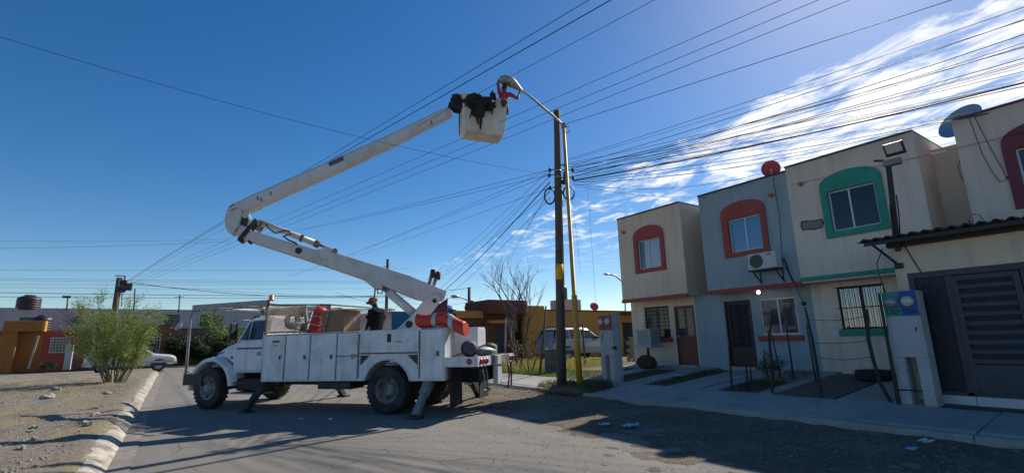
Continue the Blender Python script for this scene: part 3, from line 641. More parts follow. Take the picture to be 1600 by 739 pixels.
B_cream = mat('fibreglass bucket', (0.76, 0.69, 0.58), 0.6, var=0.14, vscale=3, col2=(0.45, 0.36, 0.25), c2scale=1.6, c2lo=0.50, c2hi=0.72, streak=0.4)
K_black = mat('black steel', (0.022, 0.021, 0.022), 0.6, var=0.3, vscale=6, col2=(0.06, 0.05, 0.042), c2scale=3)
K_rub = mat('tyre rubber', (0.022, 0.021, 0.021), 0.85, var=0.35, vscale=5, col2=(0.075, 0.066, 0.056), c2scale=2.0, c2lo=0.45, c2hi=0.75)
K_rust = mat('rusty steel', (0.17, 0.085, 0.05), 0.85, var=0.35, vscale=9, col2=(0.30, 0.27, 0.24), c2scale=3.0, c2lo=0.45, c2hi=0.6, bump=0.4, bscale=50)
K_grey = mat('worn grey steel', (0.27, 0.27, 0.27), 0.5, metal=0.3, var=0.2, vscale=5, col2=(0.16, 0.10, 0.07), c2scale=4, c2lo=0.56, c2hi=0.66)
K_rim = mat('grey wheel paint', (0.24, 0.23, 0.22), 0.55, var=0.25, vscale=6, col2=(0.10, 0.08, 0.065), c2scale=4)
K_dgrey = mat('dark grey gap', (0.05, 0.052, 0.058), 0.7)
L_red = mat('red lamp', (0.45, 0.02, 0.015), 0.25, var=0.05, spec=0.7); L_amber = mat('amber beacon', (0.75, 0.17, 0.01), 0.25, var=0.05, spec=0.7)
B_line = mat('blue pinstripe', (0.03, 0.07, 0.22), 0.5); G_cab = glass('cab glass', (0.045, 0.06, 0.075))
XZ = lambda x, z, y: (x, y, z)
def T(b, name, ma, par=truck, bevel=0.0, seg=2): return b.build(name, ma, par, local=True, bevel=bevel, seg=seg)

# wheels
def wheel(x, y, out, steer=0.0, dual=False, name='wheel'):
    def tyre(yc):
        w_ = 0.135
        return MB().lathe([(.285, -w_ * .8), (.40, -w_), (.46, -w_ * .98), (.492, -w_ * .8), (.5, -w_ * .35), (.5, w_ * .35), (.492, w_ * .8), (.46, w_ * .98), (.40, w_), (.285, w_ * .8)], (0, 0, 0), (0, 1, 0), 36, cap=False)
    t = tyre(0)
    tread = MB()
    off = Vector((x, y, .5)); rz = Matrix.Rotation(steer, 3, 'Z')
    def put(b): b.v = [off + rz @ q for q in b.v]; return b
    to = T(put(t), name, K_rub)
    for sgn in (-1, 1):
        tr_ = MB()
        for k in range(30):
            a_ = 2 * PI * k / 30 + (0.05 if sgn > 0 else 0); c_, s_ = math.cos(a_), math.sin(a_); a2 = a_ + 0.1; c2, s2 = math.cos(a2), math.sin(a2)
            y0, y1 = (0.03, 0.13) if sgn > 0 else (-0.13, -0.03)
            tr_.hexa([(c_ * .492, y0, s_ * .492), (c2 * .492, y0, s2 * .492), (c2 * .482, y1, s2 * .482), (c_ * .482, y1, s_ * .482)], [(c_ * .508, y0, s_ * .508), (c2 * .508, y0, s2 * .508), (c2 * .497, y1, s2 * .497), (c_ * .497, y1, s_ * .497)])
        stuff(T(put(tr_), 'tread_blocks', K_rub, to))
    o = out
    if not dual:
        rim = MB().lathe([(.285, .09 * o), (.30, .11 * o), (.27, .10 * o), (.25, .02 * o), (.19, .05 * o), (.13, .085 * o), (.115, .13 * o), (.06, .145 * o), (0, .145 * o)], (0, 0, 0), (0, 1, 0), 28, cap=False)
    else:
        rim = MB().lathe([(.285, .09 * o), (.305, .11 * o), (.275, .10 * o), (.26, .0), (.22, -.05 * o), (.17, -.06 * o), (.145, -.02 * o), (.14, .06 * o), (.09, .075 * o), (0, .075 * o)], (0, 0, 0), (0, 1, 0), 28, cap=False)
    ro = T(put(rim), 'rim', K_rim, to)
    for k in range(5):
        a_ = 2 * PI * k / 5; rr = .205 if dual else .215
        yy = (-.048 if dual else .042) * o
        T(put(MB().lathe([(0, 0), (.034, 0), (.034, .006), (0, .006)], (math.cos(a_) * rr, yy, math.sin(a_) * rr), (0, o, 0), 10)), 'hand_hole', K_dgrey, to)
    for k in range(8):
        a_ = 2 * PI * k / 8 + .2; rr = .155 if dual else .15
        T(put(MB().lathe([(.014, 0), (.014, .03), (0, .032)], (math.cos(a_) * rr, (-.045 if dual else .075) * o, math.sin(a_) * rr), (0, o, 0), 6)), 'wheel_nut', K_grey, to)
    return to
wheel(5.21, 1.05, 1, R(-4)); wheel(5.21, -1.05, -1, R(-4))
wheel(0, 1.06, 1, 0, True); wheel(0, .75, 1, 0, True); wheel(0, -1.06, -1, 0, True); wheel(0, -.75, -1, 0, True)
T(MB().tube([(0, -.9, .5), (0, .9, .5)], .09, 12), 'axle', K_black); T(MB().blob((0, 0, .5), .22, 1, 0.02, 14, 9, (1, .9, 1)), 'differential', K_black)
T(MB().tube([(5.21, -.95, .47), (5.21, .95, .47)], .06, 10), 'axle', K_black)
for s_ in (-1, 1): T(MB().box(-2.0, 5.9, s_ * .45 - .05, s_ * .45 + .05, .62, .90), 'chassis_rail', K_black)
T(MB().tube([(.1, 0, .5), (3.4, 0, .62)], .05, 8), 'drive_shaft', K_black)
T(MB().box(3.6, 4.5, .55, .98, .42, .72), 'fuel_tank', K_black, bevel=0.05); T(MB().box(3.55, 4.5, .72, 1.12, .36, .40), 'running_step', K_grey); T(MB().box(3.62, 4.45, .85, 1.10, .60, .64), 'running_step', K_black)
T(MB().box(4.6, 5.9, -.42, .42, .65, 1.2), 'engine_block', K_black)
T(MB().box(.9, 3.3, -.6, .6, .55, .75), 'underframe', K_black); T(MB().box(1.0, 1.9, .55, 1.1, .50, .66), 'under_box', K_black, bevel=0.02)

# service body
def arch(x, r_, zc, zb, n=14, rev=False):
    a0 = math.asin((zb - zc) / r_); P = [(x + r_ * math.cos(t), zc + r_ * math.sin(t)) for t in [lerp(a0, PI - a0, k / n) for k in range(n + 1)]]
    return P[::-1] if not rev else P
for s_ in (1, -1):
    out = [(-1.4, .70), *arch(0, .60, .55, .69), (3.52, .66), (3.52, 1.77), (-1.4, 1.80)]
    b = MB().prism(out, XZ, s_ * .64, s_ * 1.165); side = T(b, 'side_compartment', W_paint, bevel=0.008)
    lip = MB(); aa = arch(0, .60, .55, .69)
    lip.tube([(x_, s_ * 1.18, z_) for x_, z_ in aa], .02, 6); T(lip, 'wheel_arch_trim', W_paint)
    if s_ < 0: continue
    doors = [(2.84, 3.49, .70, 1.74), (2.11, 2.80, .70, 1.74), (1.36, 2.07, .70, 1.75), (.78, 1.32, .70, 1.75), (-1.37, -.83, .74, 1.77)]
    for (x0, x1, z0, z1) in doors:
        dd = T(MB().box(x0, x1, 1.167, 1.192, z0, z1), 'compartment_door', W_paint, bevel=0.008)
        lx = x0 + .12 if x0 > 0 else x0 + .12
        T(MB().box(lx - .04, lx + .04, 1.193, 1.200, (z0 + z1) / 2 - .05, (z0 + z1) / 2 + .06), 'latch', K_grey, dd, bevel=0.004)
        T(MB().box(lx - .015, lx + .015, 1.200, 1.210, (z0 + z1) / 2 - .03, (z0 + z1) / 2 + .03), 'latch_handle', K_dgrey, dd)
        T(MB().box(x0 + .0, x1, 1.1685, 1.1725, z1 + .004, z1 + .014), 'seam', K_dgrey, dd)
        T(MB().tube([(x1 + .012, 1.18, z0 + .02), (x1 + .012, 1.18, z1 - .02)], .009, 6), 'hinge', K_grey, dd)
    up_ = T(MB().box(-.78, .72, 1.167, 1.192, 1.30, 1.76), 'drop_door', W_paint, bevel=0.008)
    T(MB().box(-.10, .0, 1.193, 1.205, 1.52, 1.70), 'latch', K_black, up_, bevel=0.006); T(MB().box(-.40, -.18, 1.193, 1.198, 1.52, 1.535), 'slot', K_dgrey, up_)
    T(MB().tube([(-.76, 1.19, 1.285), (.70, 1.19, 1.285)], .012, 6), 'hinge', K_rust, up_)
    T(MB().box(3.0, 3.22, 1.193, 1.199, 1.58, 1.62), 'vent_slot', K_dgrey); T(MB().box(3.08, 3.18, 1.193, 1.199, 1.50, 1.515), 'vent_slot', K_dgrey)
    for tri in ([(.70, 1.02), (.70, 1.24), (.46, 1.24)], [(-.76, 1.02), (-.76, 1.24), (-.50, 1.24)]):
        T(MB().prism(tri, XZ, 1.10, 1.1695), 'step_pocket', K_dgrey)
    T(MB().lathe([(0, 0), (.03, 0), (.03, .012), (0, .014)], (3.40, 1.167, .74), (0, 1, 0), 10), 'side_marker', L_red)
    T(MB().box(.75, 1.35, 1.193, 1.202, 1.22, 1.245), 'bar_lock', K_rust); T(MB().box(.735, .765, 1.1665, 1.171, .75, 1.72), 'rust_streak', K_rust); T(MB().box(-.80, -.785, 1.1665, 1.171, .75, 1.75), 'rust_streak', K_rust); T(MB().box(.80, .92, 1.2025, 1.215, 1.2, 1.27), 'padlock', K_grey, bevel=0.006)
T(MB().box(-1.4, 3.5, -.639, .639, .95, 1.0), 'bed_floor', K_black)
T(MB().box(3.5, 3.55, -1.16, 1.16, 1.0, 1.85), 'bulkhead', W_paint)
# tail deck
dk = T(MB().box(-2.12, -1.405, -1.16, 1.16, 1.12, 1.16), 'tail_deck', K_rust)
T(MB().box(-2.12, -1.405, 1.162, 1.19, .98, 1.18), 'deck_side_beam', W_paint, bevel=0.006); T(MB().box(-2.12, -1.405, -1.19, -1.162, .98, 1.18), 'deck_side_beam', W_paint, bevel=0.006)
T(MB().box(-2.17, -2.125, -1.19, 1.19, .98, 1.18), 'rear_beam', W_paint, bevel=0.006)
for (x_, y_, ax) in ((-1.98, 1.191, (0, 1, 0)), (-2.171, 1.02, (-1, 0, 0)), (-2.171, .84, (-1, 0, 0)), (-2.171, .68, (-1, 0, 0)), (-2.171, -1.02, (-1, 0, 0)), (-2.171, -.86, (-1, 0, 0))):
    T(MB().lathe([(.06, 0), (.058, .02), (.03, .03), (0, .032)], (x_, y_, 1.085), ax, 14), 'tail_lamp', L_red)
for k in range(3): T(MB().box(-2.178, -2.171, .30 - k * .13, .36 - k * .13, 1.0, 1.17), 'stripe', mat('stripe dark', (0.05, 0.05, 0.09), 0.6))
T(MB().box(-2.177, -2.171, -.75, -.25, .985, 1.175), 'rust_patch', K_rust)
for s_ in (1, -1):
    T(MB().box(-1.50, -1.47, s_ * .78 - .28, s_ * .78 + .28, .16, .95), 'mud_flap', K_rub)
T(MB().box(-1.9, -1.45, -.5, .5, .62, .97), 'hitch_frame', K_black)
T(MB().box(-2.14, -2.02, -.32, -.05, .55, .95), 'hydraulic_valve', W_paint, bevel=0.01)
for y_ in (.75, .55): T(MB().tube([(-2.08, y_, .97), (-2.12, y_ - .03, .75), (-2.09, y_ - .05, .48)], .014, 6), 'hanging_hose', K_grey)
T(MB().tube([(-2.09, .8, .46), (-2.09, .35, .46)], .03, 8), 'tow_bar', K_grey); T(MB().bar((-1.9, .9, .62), (-1.75, .95, .62), .03), 'exhaust_tip', K_grey)
T(MB().tube([(-2.14, -.75, .98), (-2.16, -.78, .7), (-2.14, -.74, .40)], .02, 6), 'hanging_chain', K_black); T(MB().tube([(-2.14, -.95, .98), (-2.16, -.93, .7), (-2.14, -.96, .42)], .02, 6), 'hanging_chain', K_black)
T(MB().bar((-1.95, -1.12, 1.16), (-2.0, -1.10, 2.05), .05), 'rear_stake', K_grey)
# outriggers
for (x_, s_, fx, fy) in ((-.95, 1, -.95, 1.56), (3.52, 1, 3.52, 1.52), (-.95, -1, -.95, -1.78), (3.3, -1, 3.3, -1.7)):
    a_ = Vector((x_, s_ * .85, .86)); f_ = Vector((fx, fy, .05)); mid = a_.lerp(f_, .55)
    T(MB().bar(a_, mid, .17, .17, (1, 0, 0)), 'outrigger_sleeve', K_grey if (x_ < 0 and s_ > 0) else K_black, bevel=0.008)
    T(MB().bar(a_.lerp(f_, .4), f_, .13, .13, (1, 0, 0)), 'outrigger_leg', K_grey if (x_ < 0 and s_ > 0) else K_black, bevel=0.006)
    T(MB().box(fx - .15, fx + .15, fy - .11, fy + .11, .005, .055), 'outrigger_foot', K_black, bevel=0.01)

# cab: one lofted shell from hood to back wall
def loft(sections, smooth=False):
    """sections: (x, [(y,z) half profile from sill to centre]) mirrored"""
    b = MB(); vs = []; n = None
    for x, pr in sections:
        ring = [(x, y_, z_) for y_, z_ in pr] + [(x, -y_, z_) for y_, z_ in pr[::-1]]
        n = len(ring); vs += ring
    k = len(sections)
    fs = [(i * n + j, i * n + (j + 1) % n, (i + 1) * n + (j + 1) % n, (i + 1) * n + j) for i in range(k - 1) for j in range(n)]
    fs += [list(range(n))[::-1], list(range((k - 1) * n, k * n))]
    return b.add(vs, fs, smooth)
def cabp(w_, zb, zw, zt, wt): return [(w_ - .04, zb), (w_, zb + .1), (w_, zw), (wt + (w_ - wt) * .15, zt - .07), (wt - .08, zt)]
T(loft([(3.57, cabp(1.0, .88, 1.62, 2.20, .88)), (3.62, cabp(1.02, .86, 1.64, 2.22, .89)), (4.20, cabp(1.02, .86, 1.64, 2.22, .89)), (4.28, cabp(1.02, .86, 1.64, 2.17, .87)), (4.55, cabp(1.01, .86, 1.62, 1.66, .99))]), 'cab_shell', W_paint, bevel=0.025, seg=3)
hp = lambda w_, zb, zt: [(w_, zb), (w_, zt - .16), (w_ - .10, zt - .04), (w_ - .35, zt)]
T(loft([(4.50, hp(.92, .9, 1.68)), (4.9, hp(.84, .9, 1.62)), (5.25, hp(.76, .9, 1.54)), (5.55, hp(.70, .88, 1.42)), (5.68, hp(.68, .86, 1.30))]), 'hood', W_paint, bevel=0.03, seg=3)
T(MB().box(5.67, 5.71, -.5, .5, .92, 1.28), 'grille', K_dgrey, bevel=0.01)
for s_ in (1, -1):
    # flared fender round the front wheel
    b = MB(); n = 16; vs = []
    for k in range(n + 1):
        t = lerp(-.12, PI - .05, k / n)
        for rr, y_ in ((.60, .74), (.66, .74), (.69, .98), (.67, 1.15), (.60, 1.17), (.58, 1.15)):
            vs.append((5.20 + rr * math.cos(t) * (1.04 if k < n / 2 else 1.08), s_ * y_, .52 + rr * math.sin(t) * 1.08 + (0.0)))
    P = 6; fs = [(k * P + j, k * P + (j + 1) % P, (k + 1) * P + (j + 1) % P, (k + 1) * P + j) for k in range(n) for j in range(P)]
    b.add(vs, fs, True); T(b, 'fender', W_paint)
    T(MB().prism([(4.50, .62), (4.62, .62), (4.62, 1.1), (4.95, 1.28), (4.95, 1.4), (4.50, 1.5)], XZ, s_ * .72, s_ * 1.0), 'fender_apron', W_paint, bevel=0.02)
    T(MB().box(5.62, 5.72, s_ * .60 - .1, s_ * .60 + .1, 1.0, 1.2), 'headlight', mat('headlight lens', (0.5, 0.5, 0.48), 0.1, spec=0.8), bevel=0.02)
    cd_ = T(MB().prism([(3.66, .92), (4.36, .92), (4.48, 1.1), (4.48, 1.62), (3.66, 1.62)], XZ, s_ * 1.02, s_ * 1.032), 'cab_door', W_paint, bevel=0.006)
    win = [(3.70, 1.66), (4.44, 1.66), (4.22, 2.12), (3.70, 2.14)]
    lean = lambda x, z, y: (x, s_ * (y - max(0, z - 1.64) * .20), z)
    T(MB().prism([(3.66, 1.62), (4.50, 1.62), (4.24, 2.17), (3.66, 2.18)], lean, 1.022, 1.034), 'window_frame', W_paint, cd_)
    T(MB().prism([(3.71, 1.66), (4.14, 1.66), (4.14, 2.13), (3.71, 2.14)], lean, 1.0345, 1.040), 'door_glass', G_cab, cd_); T(MB().prism([(4.17, 1.66), (4.42, 1.66), (4.22, 2.11), (4.17, 2.12)], lean, 1.0345, 1.040), 'vent_glass', G_cab, cd_)
    T(MB().box(3.72, 3.84, s_ * 1.033 - .012, s_ * 1.033 + .012, 1.27, 1.37), 'door_handle', K_grey, cd_, bevel=0.008)
    T(MB().box(3.66, 4.50, s_ * 1.0345 - .002, s_ * 1.0345 + .002, 1.43, 1.475), 'blue_stripe', B_line, cd_)
    T(MB().tube([(4.52, s_ * .918, 1.45), (4.9, s_ * .838, 1.42), (5.25, s_ * .758, 1.365), (5.5, s_ * .71, 1.31)], .02, 8), 'blue_stripe', B_line)
    T(MB().box(4.60, 4.76, s_ * .93 - .012, s_ * .93 + .012, 1.42, 1.47), 'side_marker', L_red)
    mr = T(MB().box(4.36, 4.42, s_ * 1.28 - .10, s_ * 1.28 + .10, 1.68, 2.08), 'mirror', K_black, bevel=0.015)
    T(MB().tube([(4.45, s_ * 1.0, 1.62), (4.42, s_ * 1.28, 1.60), (4.40, s_ * 1.28, 2.14), (4.25, s_ * .95, 2.16)], .012, 6), 'mirror_arm', K_grey, mr)
    T(MB().tube([(4.72, s_ * .90, 1.35), (4.66, s_ * 1.02, 1.22)], .025, 8), 'hood_latch', K_black)
T(MB().prism([(4.535, 1.66), (4.545, 1.665), (4.30, 2.15), (4.285, 2.145)], XZ, -.84, .84), 'windscreen', G_cab)
T(MB().box(3.85, 4.2, -.7, .7, 2.22, 2.27), 'roof_visor', W_paint, bevel=0.02)
# front guard frame and bumper
T(MB().box(5.86, 6.05, -1.16, 1.16, .58, .84), 'front_bumper', K_black, bevel=0.01)
for s_ in (1, -1):
    T(MB().box(5.42, 6.06, s_ * 1.165 - .012, s_ * 1.165 + .012, .57, .84), 'bumper_side_plate', K_black)
    T(MB().tube([(6.02, s_ * 1.14, .56), (6.05, s_ * 1.14, 1.4), (6.08, s_ * 1.14, 2.28), (6.05, s_ * 1.14, 2.40), (5.92, s_ * 1.14, 2.46)], .035, 8), 'guard_post', K_grey)
    T(MB().bar((6.04, s_ * 1.14, .95), (5.78, s_ * 1.14, .82), .03), 'guard_brace', K_grey)
    T(MB().bar((6.02, s_ * 1.14, 2.54), (3.50, s_ * 1.14, 2.56), .07, .13), 'rack_rail', K_grey, bevel=0.01); T(MB().bar((5.95, s_ * 1.14, 2.445), (3.50, s_ * 1.14, 2.47), .05, .03), 'rack_rail', K_rust)
    T(MB().bar((3.50, s_ * 1.14, 1.77), (3.50, s_ * 1.14, 2.62), .05), 'rack_post', K_rust)
    T(MB().bar((3.52, s_ * 1.1, 2.25), (3.75, s_ * 1.1, 2.5), .04), 'rack_brace', K_grey)
for x_ in (5.95, 4.8, 3.55): T(MB().bar((x_, -1.12, 2.52), (x_, 1.12, 2.52), .05), 'rack_cross_bar', K_rust)
# expanded-metal cage panels behind the cab
T(MB().bar((3.48, 1.14, 2.50), (1.62, 1.14, 2.42), .035), 'cage_rail', K_rust); T(MB().bar((3.48, 1.14, 1.815), (2.28, 1.14, 1.815), .035), 'cage_rail', K_rust)
T(MB().bar((3.48, -1.14, 2.50), (1.3, -1.14, 2.40), .035), 'cage_rail', K_rust); T(MB().bar((1.62, 1.14, 2.42), (1.75, 1.14, 1.8), .03), 'cage_stay', K_rust)
T(MB().bar((1.62, 1.14, 2.42), (1.3, -1.14, 2.40), .03), 'cage_rail', K_rust)
def mesh_panel(x0, x1, y_, z0, z1):
    b = MB(); sx, sz = .075, .034; r_ = 0
    rows = int((z1 - z0) / sz); cols = int((x1 - x0) / sx)
    for i in range(rows):
        for j in range(cols):
            xa = x0 + (j + (.5 if i % 2 else 0)) * sx; za = z0 + i * sz
            for dx in (-1, 1):
                xb = xa + dx * sx / 2
                if x0 - .01 <= xb <= x1 + .01: b.bar((xa, y_, za), (xb, y_, za + sz), .009, .016, (0, 1, 0))
    return stuff(T(b, 'expanded_metal', mat('worn cream mesh', (0.36, 0.29, 0.21), 0.7, var=0.3, vscale=5, col2=(0.17, 0.08, 0.05), c2scale=3, c2lo=.5, c2hi=.62)))
mesh_panel(2.32, 3.46, 1.14, 1.83, 2.48); mesh_panel(1.4, 3.46, -1.14, 1.83, 2.42)
T(MB().bar((2.28, 1.14, 1.8), (2.35, 1.14, 2.44), .03), 'cage_stay', K_rust)
T(MB().lathe([(.07, 0), (.07, .03), (.06, .04), (.055, .13), (.03, .155), (0, .16)], (3.45, 1.10, 2.60), (0, 0, 1), 14), 'beacon', L_amber)
T(MB().box(-1.39, -1.0, -1.14, -.70, 1.80, 1.84), 'box_lid', W_paint)

# boom: everything lies in one vertical plane through the turret
BAZ = 35.0; TUR = TO + TX * -0.45
ea = TROT + R(BAZ); E = Vector((math.cos(ea), math.sin(ea), 0)); EN = Vector((-E.y, E.x, 0))
def bp(px, py):
    p = onplane(px, py, TUR, EN); return ((p - TUR).dot(E), p.z)
def bl(u, z, y): # boom-plane coords -> truck-local (y>0 toward the camera side)
    return Vector((-.45, 0, 0)) + Vector((math.cos(R(BAZ)), math.sin(R(BAZ)), 0)) * u + Vector((-math.sin(R(BAZ)), math.cos(R(BAZ)), 0)) * y + Vector((0, 0, z))
def bpoly(pxs, y0, y1, name, ma, bevel=0.01, par=truck): return T(MB().prism([bp(*p) for p in pxs], bl, y0, y1), name, ma, par, bevel)
def btube(p, q, r_, name, ma, y=0.0, par=truck, n=12):
    a_ = bp(*p); c_ = bp(*q); return T(MB().tube([bl(a_[0], a_[1], y), bl(c_[0], c_[1], y)], r_, n), name, ma, par)
T(MB().lathe([(.42, 1.0), (.42, 1.1), (.36, 1.12), (.36, 1.60), (.46, 1.62), (.46, 1.74), (0, 1.74)], (-.45, 0, 0), (0, 0, 1), 24), 'turret_pedestal', W_paint)
for y0, y1 in ((.17, .21), (-.21, -.17)):
    bpoly([(620, 514), (656, 514), (664, 500), (684, 476), (688, 463), (676, 460), (662, 470), (642, 494)], y0, y1, 'turret_plate', W_boom)
T(MB().lathe([(.05, 0), (.05, .03), (0, .035)], bl(*bp(677, 471), .211), bl(0, 0, 1) - bl(0, 0, 0), 14), 'pivot_pin', K_black)
T(MB().lathe([(.085, 0), (.085, .004), (0, .004)], bl(*bp(638, 507), .211), bl(0, 0, 1) - bl(0, 0, 0), 14), 'turret_port', K_dgrey)
bpoly([(684, 476), (699, 466), (697, 496), (676, 500), (668, 500)], -.12, .12, 'turret_hydraulics', mat('oily red rust', (0.085, 0.028, 0.022), 0.6, var=0.5, vscale=9), 0.02)
bpoly([(391, 361), (510, 396), (510, 417), (384, 376)], -.12, .12, 'lower_boom', W_boom, 0.02)
bpoly([(495, 391), (520, 389), (524, 396), (640, 432), (697, 456), (692, 470), (676, 473), (650, 468), (603, 449), (508, 416)], -.155, .155, 'lower_boom_base', W_boom, 0.02)
bpoly([(572, 424), (590, 429), (598, 452), (588, 452), (570, 438)], -.175, .175, 'boom_collar', W_boom, 0.01)
bpoly([(499, 405), (508, 385), (524, 392), (513, 400)], -.16, .16, 'cylinder_bracket', W_boom, 0.008)
T(MB().lathe([(.075, 0), (.075, .004), (0, .004)], bl(*bp(467.5, 393), .121), bl(0, 0, 1) - bl(0, 0, 0), 14), 'boom_port', K_dgrey)
btube((598, 448), (628, 473), .07, 'lift_cylinder_rod', K_grey); btube((606, 455), (652, 494), .105, 'lift_cylinder', W_boom)
for y_ in (.14, -.14): pass
btube((404, 347), (497, 382), .075, 'elbow_cylinder', W_boom, 0.0); btube((497, 382), (524, 393), .035, 'elbow_cylinder_rod', K_grey)
T(MB().tube([bl(*bp(524, 394), -.2), bl(*bp(524, 394), .2)], .06, 12), 'cylinder_pin', K_rust); btube((492, 380), (499, 383), .09, 'gland_nut', K_rust); btube((470, 371.5), (474, 373), .09, 'cylinder_clamp', K_rust)
hz = [(418, 352), (423, 360), (432, 366), (440, 365), (446, 362), (453, 363), (456, 368), (448, 370), (444, 371), (452, 377), (462, 381), (466, 384)]
T(MB().tube([bl(*bp(*q), .16) for q in hz], .018, 6), 'hydraulic_hose', K_black)
for y_ in (.13, -.13): bpoly([(374, 374), (380, 377), (405, 347), (400, 343)], y_ - .02, y_ + .02, 'elbow_link', K_black, 0.004); bpoly([(401, 361), (405, 363), (414, 350), (410, 347)], y_ - .02, y_ + .02, 'elbow_link', K_rust, 0.004)
T(MB().tube([bl(*bp(377, 376), -.17), bl(*bp(377, 376), .17)], .045, 10), 'link_pin', K_black); T(MB().tube([bl(*bp(391, 379), -.1), bl(*bp(391, 379), .14)], .03, 10), 'link_pin', K_black)
kn = [(358, 330), (364, 322), (374, 318), (381, 334), (379, 345), (377, 354), (366, 368), (360, 366), (355.5, 357), (354, 344)]
for y0, y1 in ((.10, .19), (-.19, -.10)): bpoly(kn, y0, y1, 'elbow_plate', W_boom, 0.015)
bpoly([(362, 330), (378, 330), (376, 350), (366, 362), (358, 350)], -.10, .10, 'elbow_core', K_dgrey, 0.01)
bpoly([(376, 352), (392, 357), (389, 377), (372, 372), (370, 366)], -.11, .11, 'elbow_knuckle', W_boom, 0.02); bpoly([(378, 338), (388, 334), (391, 345), (388, 357), (378, 352)], -.12, .12, 'elbow_drum', K_dgrey, 0.03)
T(MB().tube([bl(*bp(385, 338), -.15), bl(*bp(385, 338), .15)], .075, 14), 'elbow_hub', mat('bright steel', (0.5, 0.47, 0.4), 0.35, metal=0.6))
for q in ((361, 328, 370, 323), (364, 333, 373, 328)):
    (ua, za), (ub, zb) = bp(q[0], q[1]), bp(q[2], q[3]); T(MB().bar(bl(ua, za, .192), bl(ub, zb, .192), .03, .012), 'elbow_slot', K_dgrey)
# upper boom: rounded octagonal tube tapering to the bucket
def rsec(c0, half, y_h, ch=.35):
    (u, z) = c0; (nu, nz_) = half; pts = []
    for a_, c_ in ((1, 1 - ch), (1 - ch, 1), (-(1 - ch), 1), (-1, 1 - ch), (-1, -(1 - ch)), (-(1 - ch), -1), (1 - ch, -1), (1, -(1 - ch))):
        pts.append(bl(u + nu * a_, z + nz_ * a_, y_h * c_))
    return pts
secs = []
for (tx, ty, bx, by, yh) in ((369, 320, 384, 335, .17), (385, 311, 392, 331, .17), (537.5, 243.7, 546, 262, .155), (600, 216, 608, 233, .145), (690, 172.6, 697, 188, .12), (701, 168.5, 707, 183, .11)):
    a_ = Vector(bp(tx, ty)); c_ = Vector(bp(bx, by)); secs.append(rsec((a_ + c_) / 2, (a_ - c_) / 2, yh))
b = MB(); n = 8; vs = [q for s_ in secs for q in s_]
b.add(vs, [(i * n + j, i * n + (j + 1) % n, (i + 1) * n + (j + 1) % n, (i + 1) * n + j) for i in range(len(secs) - 1) for j in range(n)] + [list(range(n))[::-1], list(range(len(vs) - n, len(vs)))])
T(b, 'upper_boom', W_boom, bevel=0.008)
(ua, za), (ub, zb) = bp(514, 262), bp(537, 252)
T(MB().hexa([bl(*bp(514, 257.5), .157), bl(*bp(536, 247.5), .157), bl(*bp(536, 247.5), .165), bl(*bp(514, 257.5), .165)], [bl(*bp(515.5, 264), .157), bl(*bp(537.5, 254), .157), bl(*bp(537.5, 254), .165), bl(*bp(515.5, 264), .165)]), 'name_plate', mat('plate grey', (0.10, 0.10, 0.11), 0.6, var=0.5, vscale=30))
for q in ((404, 310), (410, 312), (424, 303), (672, 193)):
    T(MB().bar(bl(*bp(q[0], q[1]), .17), bl(*bp(q[0] + 2, q[1] + 6), .17), .03, .02), 'boom_mark', K_dgrey)
# bucket mount: bundle of dark hydraulics wrapped round the boom tip
M_cloth = mat('black cover', (0.018, 0.015, 0.018), 0.8, var=0.4, vscale=8, bump=0.6, bscale=12)
def bblob(px, py, r_, y_, sd, sc=(1, 1, 1), name='hydraulic_cover', ma=M_cloth):
    u, z = bp(px, py); return T(MB().blob(bl(u, z, y_), r_, sd, .35, 18, 12, sc, 2.2), name, ma)
bblob(714, 165, .24, .10, 1); bblob(733, 168, .19, .46, 2, (1.3, .8, .8)); bblob(747, 175, .21, .55, 3, (1.5, .6, .7)); bblob(763, 168, .10, .54, 4, (.8, .5, 1.9)); bblob(727, 174, .22, .30, 6, (1.2, 1, .8)); bblob(741, 186, .16, .56, 7, (1.2, .4, 1.2)); bblob(755, 182, .13, .56, 9, (1.5, .4, .7))
for (x0, y0, x1, y1, r_) in ((733, 180, 728, 199, .025), (736, 180, 741, 207, .045), (746, 182, 744, 214, .05), (752, 180, 749, 196, .03), (762, 178, 762, 193, .03)):
    (ua, za), (ub, zb) = bp(x0, y0), bp(x1, y1); T(MB().tube([bl(ua, za, .56), bl((ua + ub) / 2, (za + zb) / 2, .53), bl(ub, zb, .52)], [r_, r_ * .9, r_ * .5], 6), 'hanging_strap', M_cloth)
T(MB().tube([bl(*bp(717, 180), .1), bl(*bp(716.5, 198), .1), bl(*bp(717, 214), .1)], .012, 5), 'hanging_rope', mat('blue rope', (0.05, 0.07, 0.12), 0.9))
# bucket, slightly tilted, hollow
uc, zc = bp(752, 190)
BT = R(-3.0)
def bk(u, y_, z): # bucket-local: u along boom plane, y_ across, z up from the floor
    return bl(uc + u * math.cos(BT) + (z - .5) * math.sin(BT), zc - .5 + z * 1.0 - u * math.sin(BT), y_ + .10)
UL, UR, YH, HT = .60, -.58, .36, 1.0
def ring(u0, u1, yh, z): return [bk(u0, yh, z), bk(u1, yh, z), bk(u1, -yh, z), bk(u0, -yh, z)]
b = MB(); rings = [ring(UL - .13, UR + .05, YH - .08, -.02), ring(UL - .03, UR + .01, YH - .02, .14), ring(UL + .02, UR - .02, YH, HT - .05), ring(UL + .05, UR - .05, YH + .03, HT - .05), ring(UL + .05, UR - .05, YH + .03, HT), ring(UL - .01, UR + .01, YH - .03, HT), ring(UL - .08, UR + .05, YH - .07, .05)]
vs = [q for r_ in rings for q in r_]
